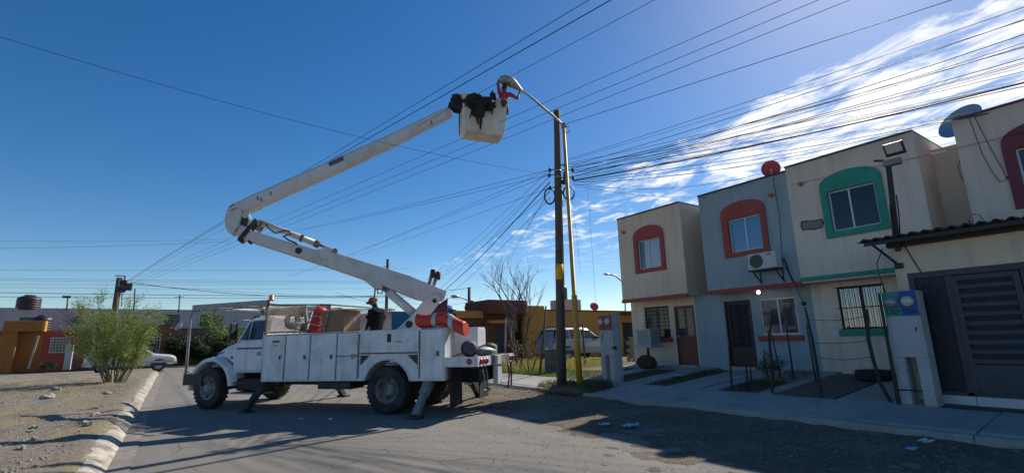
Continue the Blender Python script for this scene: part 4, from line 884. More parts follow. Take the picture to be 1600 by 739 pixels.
b.add(vs, [(i * 4 + j, i * 4 + (j + 1) % 4, (i + 1) * 4 + (j + 1) % 4, (i + 1) * 4 + j) for i in range(len(rings) - 1) for j in range(4)] + [(3, 2, 1, 0), tuple(range(len(vs) - 4, len(vs)))])
bucket = T(b, 'bucket', B_cream, bevel=0.02)
T(MB().hexa([bk(-.18, YH + .012, .02), bk(-.20, YH + .012, .02), bk(-.2, YH + .02, .02), bk(-.18, YH + .02, .02)], [bk(-.18, YH + .03, .9), bk(-.20, YH + .03, .9), bk(-.2, YH + .04, .9), bk(-.18, YH + .04, .9)]), 'bucket_rib', B_cream, bucket)
T(MB().blob(bk(-.50, .40, .90), .10, 5, .3, 12, 8, (.9, .5, 1.1)), 'tool_pouch', mat('brown tool pouch', (0.10, 0.06, 0.05), 0.85, var=0.4, vscale=8), bucket)
T(MB().tube([bk(-.60, .3, .9), bk(-.63, .3, .75), bk(-.62, .28, .62)], .035, 6), 'safety_strap', mat('red strap', (0.30, 0.05, 0.04), 0.8), bucket)
# twin stub valves on the boom heel
for (x0, y0, x1, y1, y_) in ((668, 450, 676, 424, .07), (676, 452, 684, 426, -.07)):
    btube((x0, y0), (x1, y1), .045, 'boom_rest_post', K_grey, y_); btube((x1 - .7, y1 + 10), (x1 + 1.2, y1 - 2), .075, 'boom_rest_pad', K_black, y_)
btube((586, 452), (584, 475), .018, 'boom_latch_rod', K_grey, .1); T(MB().tube([bl(*bp(590, 452), .1), bl(*bp(590, 459), .1), bl(*bp(597, 459), .1), bl(*bp(597, 452), .1)], .018, 6), 'boom_hook', K_grey)

# ------------------------------------------------------------------ people
SKIN = mat('brown skin', (0.16, 0.085, 0.055), 0.6, var=0.08); HAIR = mat('black hair', (0.012, 0.01, 0.01), 0.6)
def person(label, J, mats, cap=None, cap_m=None, gaze=None, bulk=1.0):
    """J: dict of world joints; one skinned surface, coloured by the nearest bone. mats: skin, top, trousers, shoes"""
    root = thing('person', label, 'person', (J['pelvis'].x, J['pelvis'].y, min(J['footL'].z, J['footR'].z)))
    inv = ROOT[root.name].inverted()
    V = []; Ed = []; Rr = []; reg = []; roots = []
    def v(p, r, g): V.append(Vector(p)); Rr.append(r); reg.append(g); return len(V) - 1
    def e(a, b): Ed.append((a, b))
    pel = v(J['pelvis'], (.15, .12), 2); roots.append(pel)
    wa = v(J['pelvis'].lerp(J['chest'], .45), (.135 * bulk, .11 * bulk), 1); ch = v(J['chest'], (.165 * bulk, .125 * bulk), 1); nb = v(J['chest'].lerp(J['neck'], .75), (.10 * bulk, .09 * bulk), 1); nk = v(J['neck'], (.055, .06), 0)
    hc = v(J['head'], (.078, .092), 0); ht = v(J['head'] + (J['head'] - J['neck']).normalized() * .075, (.06, .07), 0)
    for a_, b_ in ((pel, wa), (wa, ch), (ch, nb), (nb, nk), (nk, hc), (hc, ht)): e(a_, b_)
    for s_ in 'LR':
        sh, el, wr = J['sh' + s_], J['el' + s_], J['wr' + s_]
        a0 = v(sh, (.068 * bulk, .068 * bulk), 1); a1 = v(sh.lerp(el, .5), (.052 * bulk, .052 * bulk), 1); a2 = v(el, (.043 * bulk, .043 * bulk), 5); a3 = v(el.lerp(wr, .4), (.040, .040), 5); a4 = v(wr, (.027, .027), 0)
        hd = (J['hand' + s_] - wr).normalized(); a5 = v(wr + hd * .05, (.036, .022), 0); a6 = v(wr + hd * .085, (.036, .020), 0)
        e(nb, a0); e(a0, a1); e(a1, a2); e(a2, a3); e(a3, a4); e(a4, a5); e(a5, a6)
        side = hd.cross(Vector((.3, .2, .9))).normalized(); nrm = side.cross(hd).normalized()
        for k, ln in enumerate((.066, .076, .072, .056)):
            o = wr + hd * .075 + side * (.027 - .018 * k)
            f0 = v(o, (.009, .009), 0); f1 = v(o + hd * ln * .5 + nrm * .004, (.0085, .0085), 0); f2 = v(o + hd * ln * .8 + nrm * .02, (.008, .008), 0); f3 = v(o + hd * ln * .95 + nrm * .036, (.0065, .0065), 0)
            roots.append(f0); e(f0, f1); e(f1, f2); e(f2, f3)
        o = wr + hd * .03 + side * .025; f0 = v(o, (.011, .011), 0); f1 = v(o + side * .025 + hd * .025, (.010, .010), 0); f2 = v(o + side * .03 + hd * .05 + nrm * .012, (.008, .008), 0); roots.append(f0); e(f0, f1); e(f1, f2)
        hp_, kn, ft = J['hip' + s_], J['kn' + s_], J['foot' + s_]
        l0 = v(hp_, (.098, .098), 2); l1 = v(hp_.lerp(kn, .5), (.078, .078), 2); l2 = v(kn, (.06, .06), 2); l3 = v(kn.lerp(ft, .4), (.056, .056), 2); l4 = v(ft + Vector((0, 0, .08)), (.042, .042), 2)
        fd = Vector(gaze); fd.z = 0; fd.normalize(); l5 = v(ft + Vector((0, 0, .045)) + fd * .07, (.045, .04), 3); l6 = v(ft + Vector((0, 0, .035)) + fd * .16, (.04, .03), 3)
        e(pel, l0); e(l0, l1); e(l1, l2); e(l2, l3); e(l3, l4); e(l4, l5); e(l5, l6)
    me = bpy.data.meshes.new('body_skel'); me.from_pydata([tuple(inv @ q) for q in V], Ed, [])
    ob = bpy.data.objects.new('body_skel', me); COL.objects.link(ob)
    sk = ob.modifiers.new('s', 'SKIN'); sd = me.skin_vertices[0].data if me.skin_vertices else None
    if sd is None:
        bpy.context.view_layer.update(); bm_ = __import__('bmesh').new(); bm_.from_mesh(me); bm_.verts.layers.skin.verify(); bm_.to_mesh(me); bm_.free(); sd = me.skin_vertices[0].data
    for i, r_ in enumerate(Rr): sd[i].radius = r_; sd[i].use_root = i in roots
    ss = ob.modifiers.new('d', 'SUBSURF'); ss.levels = 2; ss.render_levels = 2
    dg = bpy.context.evaluated_depsgraph_get(); dg.update(); m2 = bpy.data.meshes.new_from_object(ob.evaluated_get(dg))
    bpy.data.objects.remove(ob); m2.name = 'body'; m2.materials.clear()
    for q in (mats['skin'], mats['top'], mats['trousers'], mats['shoes'], HAIR, mats.get('forearm', mats['skin'])): m2.materials.append(q)
    loc = [inv @ q for q in V]; hcl = inv @ J['head']; g = (inv.to_3x3() @ Vector(gaze)).normalized()
    segs = [(loc[a_], loc[b_], reg[b_] if reg[b_] != 5 else 1, reg[a_]) for a_, b_ in Ed]
    for p in m2.polygons:
        c = p.center; best = (9, 0)
        for i, q in enumerate(loc):
            dd = (c - q).length - max(Rr[i]) * .6
            if dd < best[0]: best = (dd, reg[i])
        k = best[1]
        if k == 0 and (c - hcl).length < .17 and ((c - hcl).dot(g) < .03 and c.z > hcl.z - .05 or c.z > hcl.z + .055): k = 4
        p.material_index = k; p.use_smooth = True
    bo = bpy.data.objects.new('body', m2); COL.objects.link(bo); bo.parent = root
    upv = (J['head'] - J['neck']).normalized(); gz_ = Vector(gaze).normalized(); sd_ = gz_.cross(upv).normalized(); H_ = J['head']
    b = MB().blob(H_ + gz_ * .095 - upv * .015, .018, 1, .0, 8, 6, (1, 1, 1.4)); b.build('nose', mats['skin'], root)
    for s_ in (-1, 1):
        MB().blob(H_ + gz_ * .083 + sd_ * .032 * s_ + upv * .01, .010, 1, 0, 8, 6).build('eye', HAIR, root)
        MB().blob(H_ + sd_ * .085 * s_ - upv * .01, .022, 1, 0, 8, 6, (.7, .7, 1.3)).build('ear', mats['skin'], root)
    MB().tube([H_ + gz_ * .085 - upv * .055 - sd_ * .02, H_ + gz_ * .089 - upv * .058, H_ + gz_ * .085 - upv * .055 + sd_ * .02], .006, 5).build('mouth', mat('lips', (0.13, 0.05, 0.04), 0.5), root)
    if cap:
        b = MB().lathe([(.113, .0), (.116, .04), (.10, .085), (.06, .115), (0, .122)], H_ + upv * .022, upv, 18)
        c_ = b.build('cap', cap_m, root)
        br = MB(); vs = []; n = 9
        for k in range(n):
            t = lerp(-1.1, 1.1, k / (n - 1)); dirv = gz_ * math.cos(t) + sd_ * math.sin(t)
            for rr, dz in ((.10, .03), (.10 + .085 * math.cos(t) ** .5, .015 - .01)): vs += [H_ + upv * (.022 + dz - .012) + dirv * rr, H_ + upv * (.022 + dz) + dirv * rr]
        fs = []
        for k in range(n - 1):
            a_, c2 = k * 4, k * 4 + 4; fs += [(a_, c2, c2 + 2, a_ + 2), (a_ + 1, a_ + 3, c2 + 3, c2 + 1), (a_ + 2, c2 + 2, c2 + 3, a_ + 3)]
        br.add(vs, fs, True); br.build('cap_brim', cap_m, c_)
    return root
def bw(px, py, y_): return ROOT[truck.name] @ bl(*bp(px, py), y_)
TR = ROOT[truck.name]
floor_z = zc - .5 + .07
def bfloor(px, y_): p = bw(px, 200, y_); p.z = floor_z; return p
J = dict(head=bw(787, 139, .05), neck=bw(787.5, 146, .05), chest=bw(788, 155, .06), pelvis=bw(786, 178, .06),
         shL=bw(779.5, 148.5, .08), elL=bw(775.8, 136, .15), wrL=bw(779, 126.5, .05), handL=bw(784, 122.5, .0),
         shR=bw(797, 150, .08), elR=bw(806, 158.5, .14), wrR=bw(810.5, 149, .06), handR=bw(812, 143, .0))
bkw = lambda u, y_, z: TR @ bk(u, y_, z)
J['pelvis'] = bkw(-.36, -.12, .84); J['hipL'] = bkw(-.27, -.12, .80); J['hipR'] = bkw(-.43, -.10, .80); J['footL'] = bkw(-.22, -.14, .06); J['footR'] = bkw(-.40, -.08, .06)
J['chest'] = bw(787, 155.5, -.05); J['neck'] = bw(787.5, 146, -.02)
J['knL'] = J['hipL'].lerp(J['footL'], .5) + Vector((0.05, .05, 0)); J['knR'] = J['hipR'].lerp(J['footR'], .5) + Vector((.05, .05, 0))
RED = mat('red work shirt', (0.40, 0.045, 0.055), 0.85, var=0.2, vscale=8); DARKC = mat('dark jacket', (0.012, 0.014, 0.019), 0.95, var=0.3, vscale=6, spec=0.08); JEAN = mat('dark jeans', (0.03, 0.04, 0.07), 0.9, var=0.2)
person('worker in red shirt in the raised bucket reaching up to the street lamp', J, dict(skin=SKIN, top=RED, trousers=JEAN, shoes=HAIR), gaze=(TR.to_3x3() @ bl(-1, 0, 0) - TR.to_3x3() @ bl(0, 0, 0)) + Vector((0, .5, .4)))
tl = lambda x, y, z: TR @ Vector((x, y, z))
J = dict(head=tl(1.06, .22, 2.50), neck=tl(1.00, .22, 2.37), chest=tl(.97, .22, 2.20), pelvis=tl(.95, .22, 1.86), shL=tl(.96, .42, 2.27), elL=tl(1.0, .47, 2.0), wrL=tl(1.12, .44, 1.80), handL=tl(1.2, .42, 1.74),
         shR=tl(.96, .02, 2.27), elR=tl(1.02, -.05, 2.0), wrR=tl(1.18, .02, 1.85), handR=tl(1.26, .04, 1.82), hipL=tl(.95, .32, 1.82), hipR=tl(.95, .12, 1.82), knL=tl(1.0, .33, 1.44), knR=tl(.97, .11, 1.44), footL=tl(.95, .33, 1.0), footR=tl(.93, .11, 1.0))
person('worker in dark jacket and red cap standing in the truck bed', J, dict(skin=SKIN, top=DARKC, trousers=DARKC, shoes=HAIR, forearm=DARKC), cap=True, cap_m=mat('red cap', (0.30, 0.03, 0.035), 0.8, var=0.1), gaze=TX + Vector((0, 0, -.25)) + TY * .35, bulk=1.32)

# ------------------------------------------------------------------ load on the truck
ORG = mat('orange plastic', (0.62, 0.055, 0.03), 0.55, var=0.12, vscale=5); REFL = mat('reflective band', (0.50, 0.52, 0.55), 0.4, var=0.2, vscale=8)
def drum(label, base, axis, L_=.98, r_=.22, sag=0.0):
    o = thing('traffic_drum', label, 'traffic drum', TR @ Vector(base), TROT, 'traffic drums on the truck')
    ax = Vector(axis).normalized()
    prof = [(0, 0), (r_ * 1.05, 0), (r_ * 1.05, .05)]; bands = []
    k = 5
    for i in range(k):
        z0 = .05 + (L_ - .13) * i / k; z1 = .05 + (L_ - .13) * (i + 1) / k; rr = r_ * (1 - .05 * i); prof += [(rr, z0), (rr * .99, z1)]
        if i in (1, 3): bands.append((rr + .004, z0 + .04, z1 - .04))
    prof += [(r_ * .62, L_ - .04), (r_ * .35, L_), (0, L_)]
    MB().lathe(prof, (0, 0, 0), ax, 24).build('drum_shell', ORG, o, local=True)
    for rr, z0, z1 in bands: MB().lathe([(rr, z0), (rr, z1)], (0, 0, 0), ax, 24).build('reflective_band', REFL, o, local=True)
    u = ax.orthogonal().normalized() * .09
    MB().tube([ax * (L_ - .01) + u, ax * (L_ + .05) + u * .9, ax * (L_ + .07), ax * (L_ + .05) - u * .9, ax * (L_ - .01) - u], .014, 6).build('carry_handle', ORG, o, local=True)
    return o
dl_ = thing('traffic_drum', 'crumpled orange traffic drum lying on the rear corner of the truck body', 'traffic drum', TR @ Vector((-1.1, .9, 1.8)), TROT, 'traffic drums on the truck')
def limp(x0, x1, grow, ma, nm):
    b = MB(); n = 22; k = max(2, int((x1 - x0) / .05)); vs = []
    for i in range(k + 1):
        x = lerp(x0, x1, i / k); dz = -.22 * max(0, -x - 1.35) / .43 + .02 * math.sin(x * 9); e_ = min(1, (x + 1.79) / .05 + .75, (-.60 - x) / .05 + .6)
        for j in range(n):
            t = 2 * PI * j / n; rr = (.165 + grow) * e_ * (1 + .09 * noise.noise(Vector((x * 4, math.cos(t) * 1.4, math.sin(t) * 1.4))))
            vs.append((x + 1.1, rr * math.cos(t) * 1.1, .165 + dz + rr * math.sin(t) * (1 if math.sin(t) > 0 else .9)))
    fs = [(i * n + j, (i + 1) * n + j, (i + 1) * n + (j + 1) % n, i * n + (j + 1) % n) for i in range(k) for j in range(n)]
    b.add(vs, fs, True)
    if not grow: b.f += [list(range(n)), list(range(k * n, k * n + n))[::-1]]; b.sm += [False] * 2; b.mi += [0, 0]
    return b.build(nm, ma, dl_, local=True)
limp(-1.78, -.62, 0, ORG, 'drum_shell'); limp(-1.12, -1.02, .004, REFL, 'reflective_band'); limp(-1.52, -1.42, .004, REFL, 'reflective_band')
drum('orange traffic drum with white bands leaning behind the cardboard box', (2.20, .86, 1.79), (-.16, .02, .95), .62, .21)
CARD = mat('cardboard', (0.27, 0.165, 0.095), 0.9, var=0.12, vscale=4)
cb = thing('cardboard_box', 'open brown cardboard box on top of the truck body', 'cardboard box', TR @ Vector((1.50, .88, 1.785)), TROT + R(-8))
b = MB(); w2, d2, h2 = .36, .26, .50; t_ = .008
b.box(-w2, w2, d2 - t_, d2, 0, h2); b.box(-w2, w2, -d2, -d2 + t_, 0, h2); b.box(-w2, -w2 + t_, -d2 + t_, d2 - t_, 0, h2); b.box(w2 - t_, w2, -d2 + t_, d2 - t_, 0, h2); b.box(-w2 + t_, w2 - t_, -d2 + t_, d2 - t_, 0, t_)
b.build('carton', CARD, cb, local=True)
MB().hexa([(-.1, d2 - .01, h2), (w2, d2 - .01, h2), (w2, d2, h2), (-.1, d2, h2)], [(-.1, d2 - .22, h2 + .07), (w2, d2 - .22, h2 + .07), (w2, d2 - .215, h2 + .078), (-.1, d2 - .215, h2 + .078)]).build('flap', CARD, cb, local=True)
MB().hexa([(-w2, -d2, h2), (-w2 + .01, -d2, h2), (-w2 + .01, d2, h2), (-w2, d2, h2)], [(-w2 - .2, -d2, h2 - .03), (-w2 - .2, -d2, h2 - .02), (-w2 - .2, d2, h2 - .02), (-w2 - .2, d2, h2 - .03)]).build('flap', CARD, cb, local=True)
for k in range(2): MB().box(-w2 - .003, -w2, -.12 + k * .13, -.02 + k * .13, .22, .34).build('printed_label', mat('label print', (0.22, 0.22, 0.30), 0.7), cb, local=True)
# folding ladder and odds and ends behind the cage
ld = thing('folding_ladder', 'folded metal step ladder leaning behind the truck cage', 'ladder', TR @ Vector((2.78, .84, 1.78)), TROT)
for (x0, z0, x1, z1, y_) in ((.08, 0, -.12, .64, .05), (-.34, 0, -.24, .62, .05), (.25, .0, .30, .06, .05), (.08, 0, -.12, .64, -.32), (-.34, 0, -.24, .62, -.32)):
    MB().bar((x0, y_, z0), (x1, y_, z1), .035, .02).build('ladder_rail', K_grey, ld, local=True)
for k in range(3): MB().bar((.02 - .06 * k, .05, .18 + .18 * k), (.02 - .06 * k, -.32, .18 + .18 * k), .05, .02).build('rung', K_grey, ld, local=True)
MB().bar((.25, .07, .18), (-.45, .07, -.0), .03).build('cross_brace', K_grey, ld, local=True); MB().bar((-.12, .08, 0.0), (-.4, .08, .3), .03).build('cross_brace', K_grey, ld, local=True)
lh = lambda nm, lab, p, sc, ma: tag(MB().blob(TR @ Vector(p), 1, 4, .12, 18, 12, sc).build(nm, ma), lab, nm.replace('_', ' '))
lh('lamp_housing', 'grey lamp housing lying on the ladder behind the cage', (2.72, 1.02, 2.0), (.2, .10, .06), mat('lamp housing grey', (0.35, 0.37, 0.40), 0.4, metal=.4))
lh('water_jug', 'teal plastic jug standing beside the leaning traffic drum', (2.46, 1.02, 1.91), (.08, .08, .12), mat('teal plastic', (0.10, 0.25, 0.30), 0.4))
# more clutter inside the cage
tag(MB().box(0, .5, 0, .4, 0, .34).build('tool_crate', mat('dark crate', (0.06, 0.045, 0.035), .8, var=.3)), 'dark tool crate inside the truck cage', 'crate').matrix_world = TR @ Matrix.Translation((2.55, .25, 1.78 - .78)) 
tag(MB().tube([TR @ Vector((2.95 + (.17 + .01 * math.sin(q * .37)) * math.cos(2 * PI * q / 24), .95 - .0012 * q, 2.08 + .17 * math.sin(2 * PI * q / 24))) for q in range(121)], .018, 6).build('rope_coil', mat('dark rope', (0.05, 0.045, 0.04), .9)), 'dark rope coil hanging behind the cage mesh', 'rope')
tag(MB().box(-.3, .3, -.2, .2, 0, .42).build('plastic_bin', mat('brown bin', (0.12, 0.07, 0.05), .7, var=.2), bevel=.02), 'brown plastic bin in the truck bed behind the ladder', 'bin').matrix_world = TR @ Matrix.Translation((2.7, -.2, 1.0)) @ Matrix.Scale(2.6, 4, (0, 0, 1))
# things on the tail deck
rl = thing('cable_reel', 'round dark cable reel lying on the truck tail deck', 'cable reel', TR @ Vector((-1.72, .62, 1.165)), TROT)
for q, (r_, z0) in enumerate(((.19, .0), (.17, .10))): MB().lathe([(.07, z0), (r_, z0), (r_, z0 + .03), (.07, z0 + .03)], (0, 0, 0.16), (-.55, .6, .35), 20).build('reel_flange', mat('dull reel', (0.09, 0.09, 0.10), .7) if q else K_black, rl, local=True)
MB().lathe([(0, .03), (.12, .03), (.12, .10), (0, .10)], (0, 0, .16), (-.55, .6, .35), 18).build('reel_core', mat('blue cable', (0.06, 0.09, 0.22), 0.6, var=0.3, vscale=10), rl, local=True)
gl = thing('lamp_head_spare', 'grey cast lamp head lying on the truck tail deck', 'lamp head', TR @ Vector((-1.90, .30, 1.165)), TROT)
MB().tube([(-.22, -.3, .10), (-.1, -.12, .09), (.02, .05, .10), (.10, .22, .11)], [.03, .11, .10, .05], 14).build('housing', K_grey, gl, local=True); MB().tube([(.1, .22, .11), (.18, .36, .09)], .035, 10).build('neck', K_grey, gl, local=True)
tag(MB().bar(TR @ Vector((-1.45, .9, 1.18)), TR @ Vector((-1.95, .1, 1.42)), .035).build('steel_bar', K_rust), 'rusty steel bar lying across the tail deck gear', 'steel bar')

# ------------------------------------------------------------------ poles, street lamp
WOOD = mat('creosoted wood', (0.095, 0.078, 0.060), 0.9, var=0.35, vscale=6, bump=0.7, bscale=25, streak=0.4); YEL = mat('yellow pole paint', (0.56, 0.29, 0.02), 0.55, var=0.18, vscale=4, col2=(0.30, 0.17, 0.04), c2scale=2.0, c2lo=.55, c2hi=.7, streak=.2)
GALV = mat('galvanised steel', (0.42, 0.42, 0.42), 0.45, metal=0.5, var=0.12)
wb = Vector((9.12, 11.01, .15)); wt = ony(870, 174, 11.0)
wp = thing('wooden_utility_pole', 'dark wooden utility pole with yellow band beside the yellow lamp post', 'utility pole', wb)
def wpt(z): return wb.lerp(wt, (z - wb.z) / (wt.z - wb.z))
MB().tube([wb.lerp(wt, k / 10) for k in range(11)], [lerp(.128, .098, k / 10) + .004 * math.sin(k * 2) for k in range(11)], 18).build('shaft', WOOD, wp)
def zpix(py):
    lo, hi = 0.0, 12.0
    for _ in range(40):
        md = (lo + hi) / 2; d_ = wpt(md) - CAM; y_ = 369.5 - F_PX * d_.dot(up) / d_.dot(fw)
        if y_ > py: lo = md
        else: hi = md
    return md
z0, z1 = zpix(437), zpix(413)
MB().lathe([(lerp(.128, .098, .36) + .007, 0), (lerp(.128, .098, .42) + .007, z1 - z0)], wpt(z0), wt - wb, 20).build('yellow_band', mat('yellow band paint', (0.68, 0.40, 0.02), 0.7, var=0.2, vscale=6), wp)
for zz_ in (zpix(268), zpix(278)): MB().lathe([(.113, 0), (.113, .03)], wpt(zz_), (0, 0, 1), 18).build('steel_strap', GALV, wp)
SIDE = Vector((math.cos(YAW), -math.sin(YAW), 0))
def insul(px, py, s_):
    c_ = wpt(zpix(py)) + SIDE * s_; MB().lathe([(.02, -.08), (.05, -.05), (.03, -.02), (.055, .01), (.03, .04), (.02, .07)], c_, (0, 0, 1), 12).build('insulator', K_black, wp)
    MB().bar(wpt(zpix(py)), c_, .025).build('insulator_arm', K_black, wp); return c_
I1 = insul(861, 265, -.24); I2 = insul(861, 273, -.26); I3 = insul(860, 293, -.24); I4 = insul(879, 258, .22); I5 = insul(895, 266, .46); I6 = insul(895, 278, .46)
MB().lathe([(.07, -.15), (.09, -.12), (.09, .12), (.07, .15)], wpt(zpix(275)) + SIDE * .27 - EN * .05, (0, 0, 1), 14).build('splice_closure', K_black, wp); MB().box(*[v for q in ((wpt(zpix(285)) + SIDE * .2), ) for v in (q.x - .08, q.x + .08, q.y - .06, q.y + .06, q.z - .06, q.z + .06)]).build('junction_box', K_black, wp)
def coil(c_, ry, rz, label):
    b = MB()
    for k in range(3):
        pts = [c_ + SIDE * (math.cos(t) * (ry + .008 * k)) + Vector((0, 0, math.sin(t) * (rz + .01 * k))) + fw * (.02 * k) for t in [2 * PI * i / 28 for i in range(29)]]
        b.tube(pts, .016, 6, caps=False)
    return stuff(b.build('cable_coil', K_black, wp))
coil(wpt(zpix(306)) - SIDE * .26, .15, .24, ''); coil(wpt(zpix(302)) + SIDE * .33, .16, .20, '')
MB().tube([wpt(.3) + SIDE * .14, wpt(3) + SIDE * .13, wpt(6.0) + SIDE * .12], .014, 6).build('ground_wire', K_grey, wp)
# yellow lamp post with curved arm
yb = Vector((9.21, 10.33, .15)); yt = ony(880.5, 195, 10.36)
lp = thing('street_lamp', 'yellow street lamp post whose curved arm reaches over the bucket', 'street lamp', yb)
MB().tube([yb, yb.lerp(yt, .33), yb.lerp(yt, .331), yt], [.086, .078, .062, .046], 16).build('post', YEL, lp)
MB().box(yb.x - .17, yb.x + .17, yb.y - .17, yb.y + .17, .12, .165).build('base_plate', YEL, lp, bevel=0.01)
MB().tube([yt - Vector((0, 0, .12)), yt + Vector((0, 0, .04))], .075, 12).build('top_clamp', K_rust, lp)
arm = [ony(px, py, 10.36) for px, py in ((883, 199), (877, 193), (864, 181), (848, 168), (832, 154), (822, 146.5), (813, 141.5))]
MB().tube(arm, [.038] * 5 + [.034, .034], 10).build('arm', GALV, lp)
hd0, hd1 = ony(816, 143, 10.36), ony(781, 124, 10.36)
pf = [(0, .03), (.08, .055), (.25, .085), (.45, .125), (.65, .15), (.85, .14), (.96, .10), (1, .03)]
bm_ = [ony(px, py, 10.36) for px, py in ((816, 143), (813, 140.5), (808, 136.5), (802, 131.5), (795.5, 127.5), (788, 125.5), (783, 126), (780.5, 127.5))]
hb = MB().tube(bm_, [q[1] * 1.05 for q in pf], 16); hh = hb.build('lamp_head', mat('lamp head paint', (0.34, 0.33, 0.31), 0.5, metal=.2, var=0.15), lp)
MB().blob(bm_[5].lerp(bm_[4], .4) - Vector((0, 0, .09)), .13, 1, .0, 14, 10, (1.5, .9, .55)).build('lens', mat('lamp lens', (0.13, 0.11, 0.08), 0.15, spec=.8), lp)
MB().tube([yt + Vector((.02, -.05, -.05)), yt + Vector((.10, -.14, -.12)), yt + Vector((.08, -.16, -.28)), yt + Vector((.03, -.06, -.30))], .012, 6).build('lead', K_black, lp)

# ------------------------------------------------------------------ meter pillars
M_pill = mat('white plaster pillar', (0.46, 0.46, 0.45), 0.9, var=0.12, vscale=4, bump=0.3, bscale=50, streak=0.3, col2=(0.34, 0.33, 0.31), c2scale=1.5)
M_teal = mat('teal paint', (0.03, 0.25, 0.22), 0.7, var=0.2, vscale=6); M_blue = mat('blue paint', (0.02, 0.09, 0.36), 0.7, var=0.2, vscale=6); M_black = mat('black lettering', (0.012, 0.012, 0.016), 0.7, var=0)
M_meter = mat('meter face', (0.62, 0.60, 0.52), 0.5, var=0.15, vscale=12); M_dome = mat('meter glass', (0.25, 0.27, 0.28), 0.08, spec=.9, var=0)
def pillar(label, x0, x1, y0, y1, zb, zt, zl, leg, panels, nums, drk):
    r = thing('meter_pillar', label, 'meter pillar', ((x0 + x1) / 2, (y0 + y1) / 2, zb))
    b = MB(); b.box(x0, x1, y0, y1, zl, zt); b.build('cabinet', M_pill, r, bevel=0.012)
    MB().box(x0 + .002, x1 - .002, y0 + .002, leg[0], zb - .05, zl).build('leg', M_pill, r, bevel=0.008); MB().box(x0 + .002, x1 - .002, leg[1], y1 - .002, zb - .05, zl).build('leg', M_pill, r, bevel=0.008)
    ym = (y0 + y1) / 2
    for k, (pm, n_) in enumerate(zip(panels, nums)):
        ya, yb_ = (ym + .002, y1 - .004) if k == 0 else (y0 + .004, ym - .002)
        MB().box(x0 - .008, x0 - .001, ya, yb_, zt - .42, zt - .004).build('painted_panel', pm, r)
        yc = (ya + yb_) / 2 - (.0 if k == 0 else -.005); zc_ = zt - .18
        mt = MB().lathe([(.10, 0), (.10, .03), (.085, .04)], (x0 - .008, yc, zc_), (-1, 0, 0), 20).build('meter', K_grey, r)
        MB().lathe([(0, 0), (.08, 0), (.08, .05), (0, .05)], (x0 - .03, yc, zc_), (-1, 0, 0), 20).build('dial', M_meter if k == 1 or not n_ else M_dome, mt)
        MB().lathe([(.084, .0), (.08, .07), (.05, .10), (0, .11)], (x0 - .03, yc, zc_), (-1, 0, 0), 20).build('glass_dome', G_clear, mt)
        if n_: text_mesh(n_, .105, 'house_number', M_black, r, (x0 - .0105, yc, zt - .345), Matrix(((0, 0, -1), (-1, 0, 0), (0, 1, 0))))
    MB().box(x0 - .006, x0 - .001, y0 + .045, y1 - .045, zl + .12, zt - .47).build('cabinet_door', drk, r, bevel=0.003)
    MB().box(x0 - .016, x0 - .006, y0 + .08, y0 + .10, (zl + zt) / 2 - .12, (zl + zt) / 2 - .06).build('door_catch', K_black, r)
    return r
pl = pillar('white meter pillar painted teal and blue with two house numbers', 10.30, 10.62, 2.97, 3.46, .28, 2.17, 1.06, (3.14, 3.30), (M_teal, M_blue), ('1209', '1206'), mat('pillar door', (0.43, 0.44, 0.46), 0.7, var=0.1))
bd = MB(); bd.tube([(10.29, 3.13, .52), (10.285, 3.3, .525), (10.285, 3.46, .52), (10.35, 3.475, .52)], .012, 6); bd.build('wire_tie', K_black, pl)
pl2 = pillar('white meter pillar with two meters beside the yellow lamp post', 10.02, 10.34, 9.78, 10.30, .25, 2.12, 1.02, (9.98, 10.12), (mat('red stencil panel', (0.30, 0.10, 0.07), 0.8, var=0.4, vscale=9),) * 2, ('', ''), mat('pillar door', (0.43, 0.44, 0.46)))
for (ya, za, yb2, zb2) in ((10.18, 1.62, 9.95, 1.66), (10.18, 1.62, 10.19, 1.42)): MB().bar((10.005, ya, za), (10.005, yb2, zb2), .018, .006).build('spray_mark', M_black, pl2)
MB().box(9.97, 10.06, 9.70, 9.78, 1.18, 1.26).build('cable_clip', K_black, pl2)

# ------------------------------------------------------------------ air conditioners, dishes, tyres
ac = thing('air_conditioner', 'white air conditioner unit on brackets under the red arched window', 'air conditioner', (12.72, 6.76, 3.14))
MB().box(12.60, 12.90, 6.38, 7.14, 3.17, 3.60).build('case', mat('off white casing', (0.52, 0.53, 0.52), 0.5, var=0.08), ac, bevel=0.015)
MB().lathe([(.02, .0), (.17, .0), (.18, .012), (.165, .012)], (12.598, 6.90, 3.385), (-1, 0, 0), 24).build('fan_ring', K_dgrey, ac); MB().lathe([(0, 0), (.165, 0), (.165, .004), (0, .004)], (12.598, 6.90, 3.385), (-1, 0, 0), 24).build('fan_recess', K_dgrey, ac)
for k in range(8):
    z_ = 3.385 + (k - 3.5) * .042; w_ = math.sqrt(max(0, .17 ** 2 - (z_ - 3.385) ** 2)); MB().bar((12.583, 6.90 - w_, z_), (12.583, 6.90 + w_, z_), .006).build('grille_bar', K_grey, ac)
MB().box(12.595, 12.60, 6.50, 6.60, 3.52, 3.55).build('badge', K_dgrey, ac)
MB().box(12.62, 12.66, 6.36, 7.16, 3.13, 3.168).build('shelf_rail', K_black, ac); MB().box(12.84, 12.88, 6.36, 7.16, 3.13, 3.168).build('shelf_rail', K_black, ac)
for y_ in (6.44, 7.04):
    MB().bar((12.62, y_, 3.13), (12.98, y_, 2.84), .025).build('bracket', K_black, ac); MB().bar((12.975, y_, 3.14), (12.975, y_, 2.80), .025).build('bracket', K_black, ac)
MB().tube([(12.9, 6.40, 3.45), (12.95, 6.33, 3.3), (12.97, 6.3, 3.05), (12.97, 6.22, 2.8)], .014, 6).build('refrigerant_line', K_black, ac)
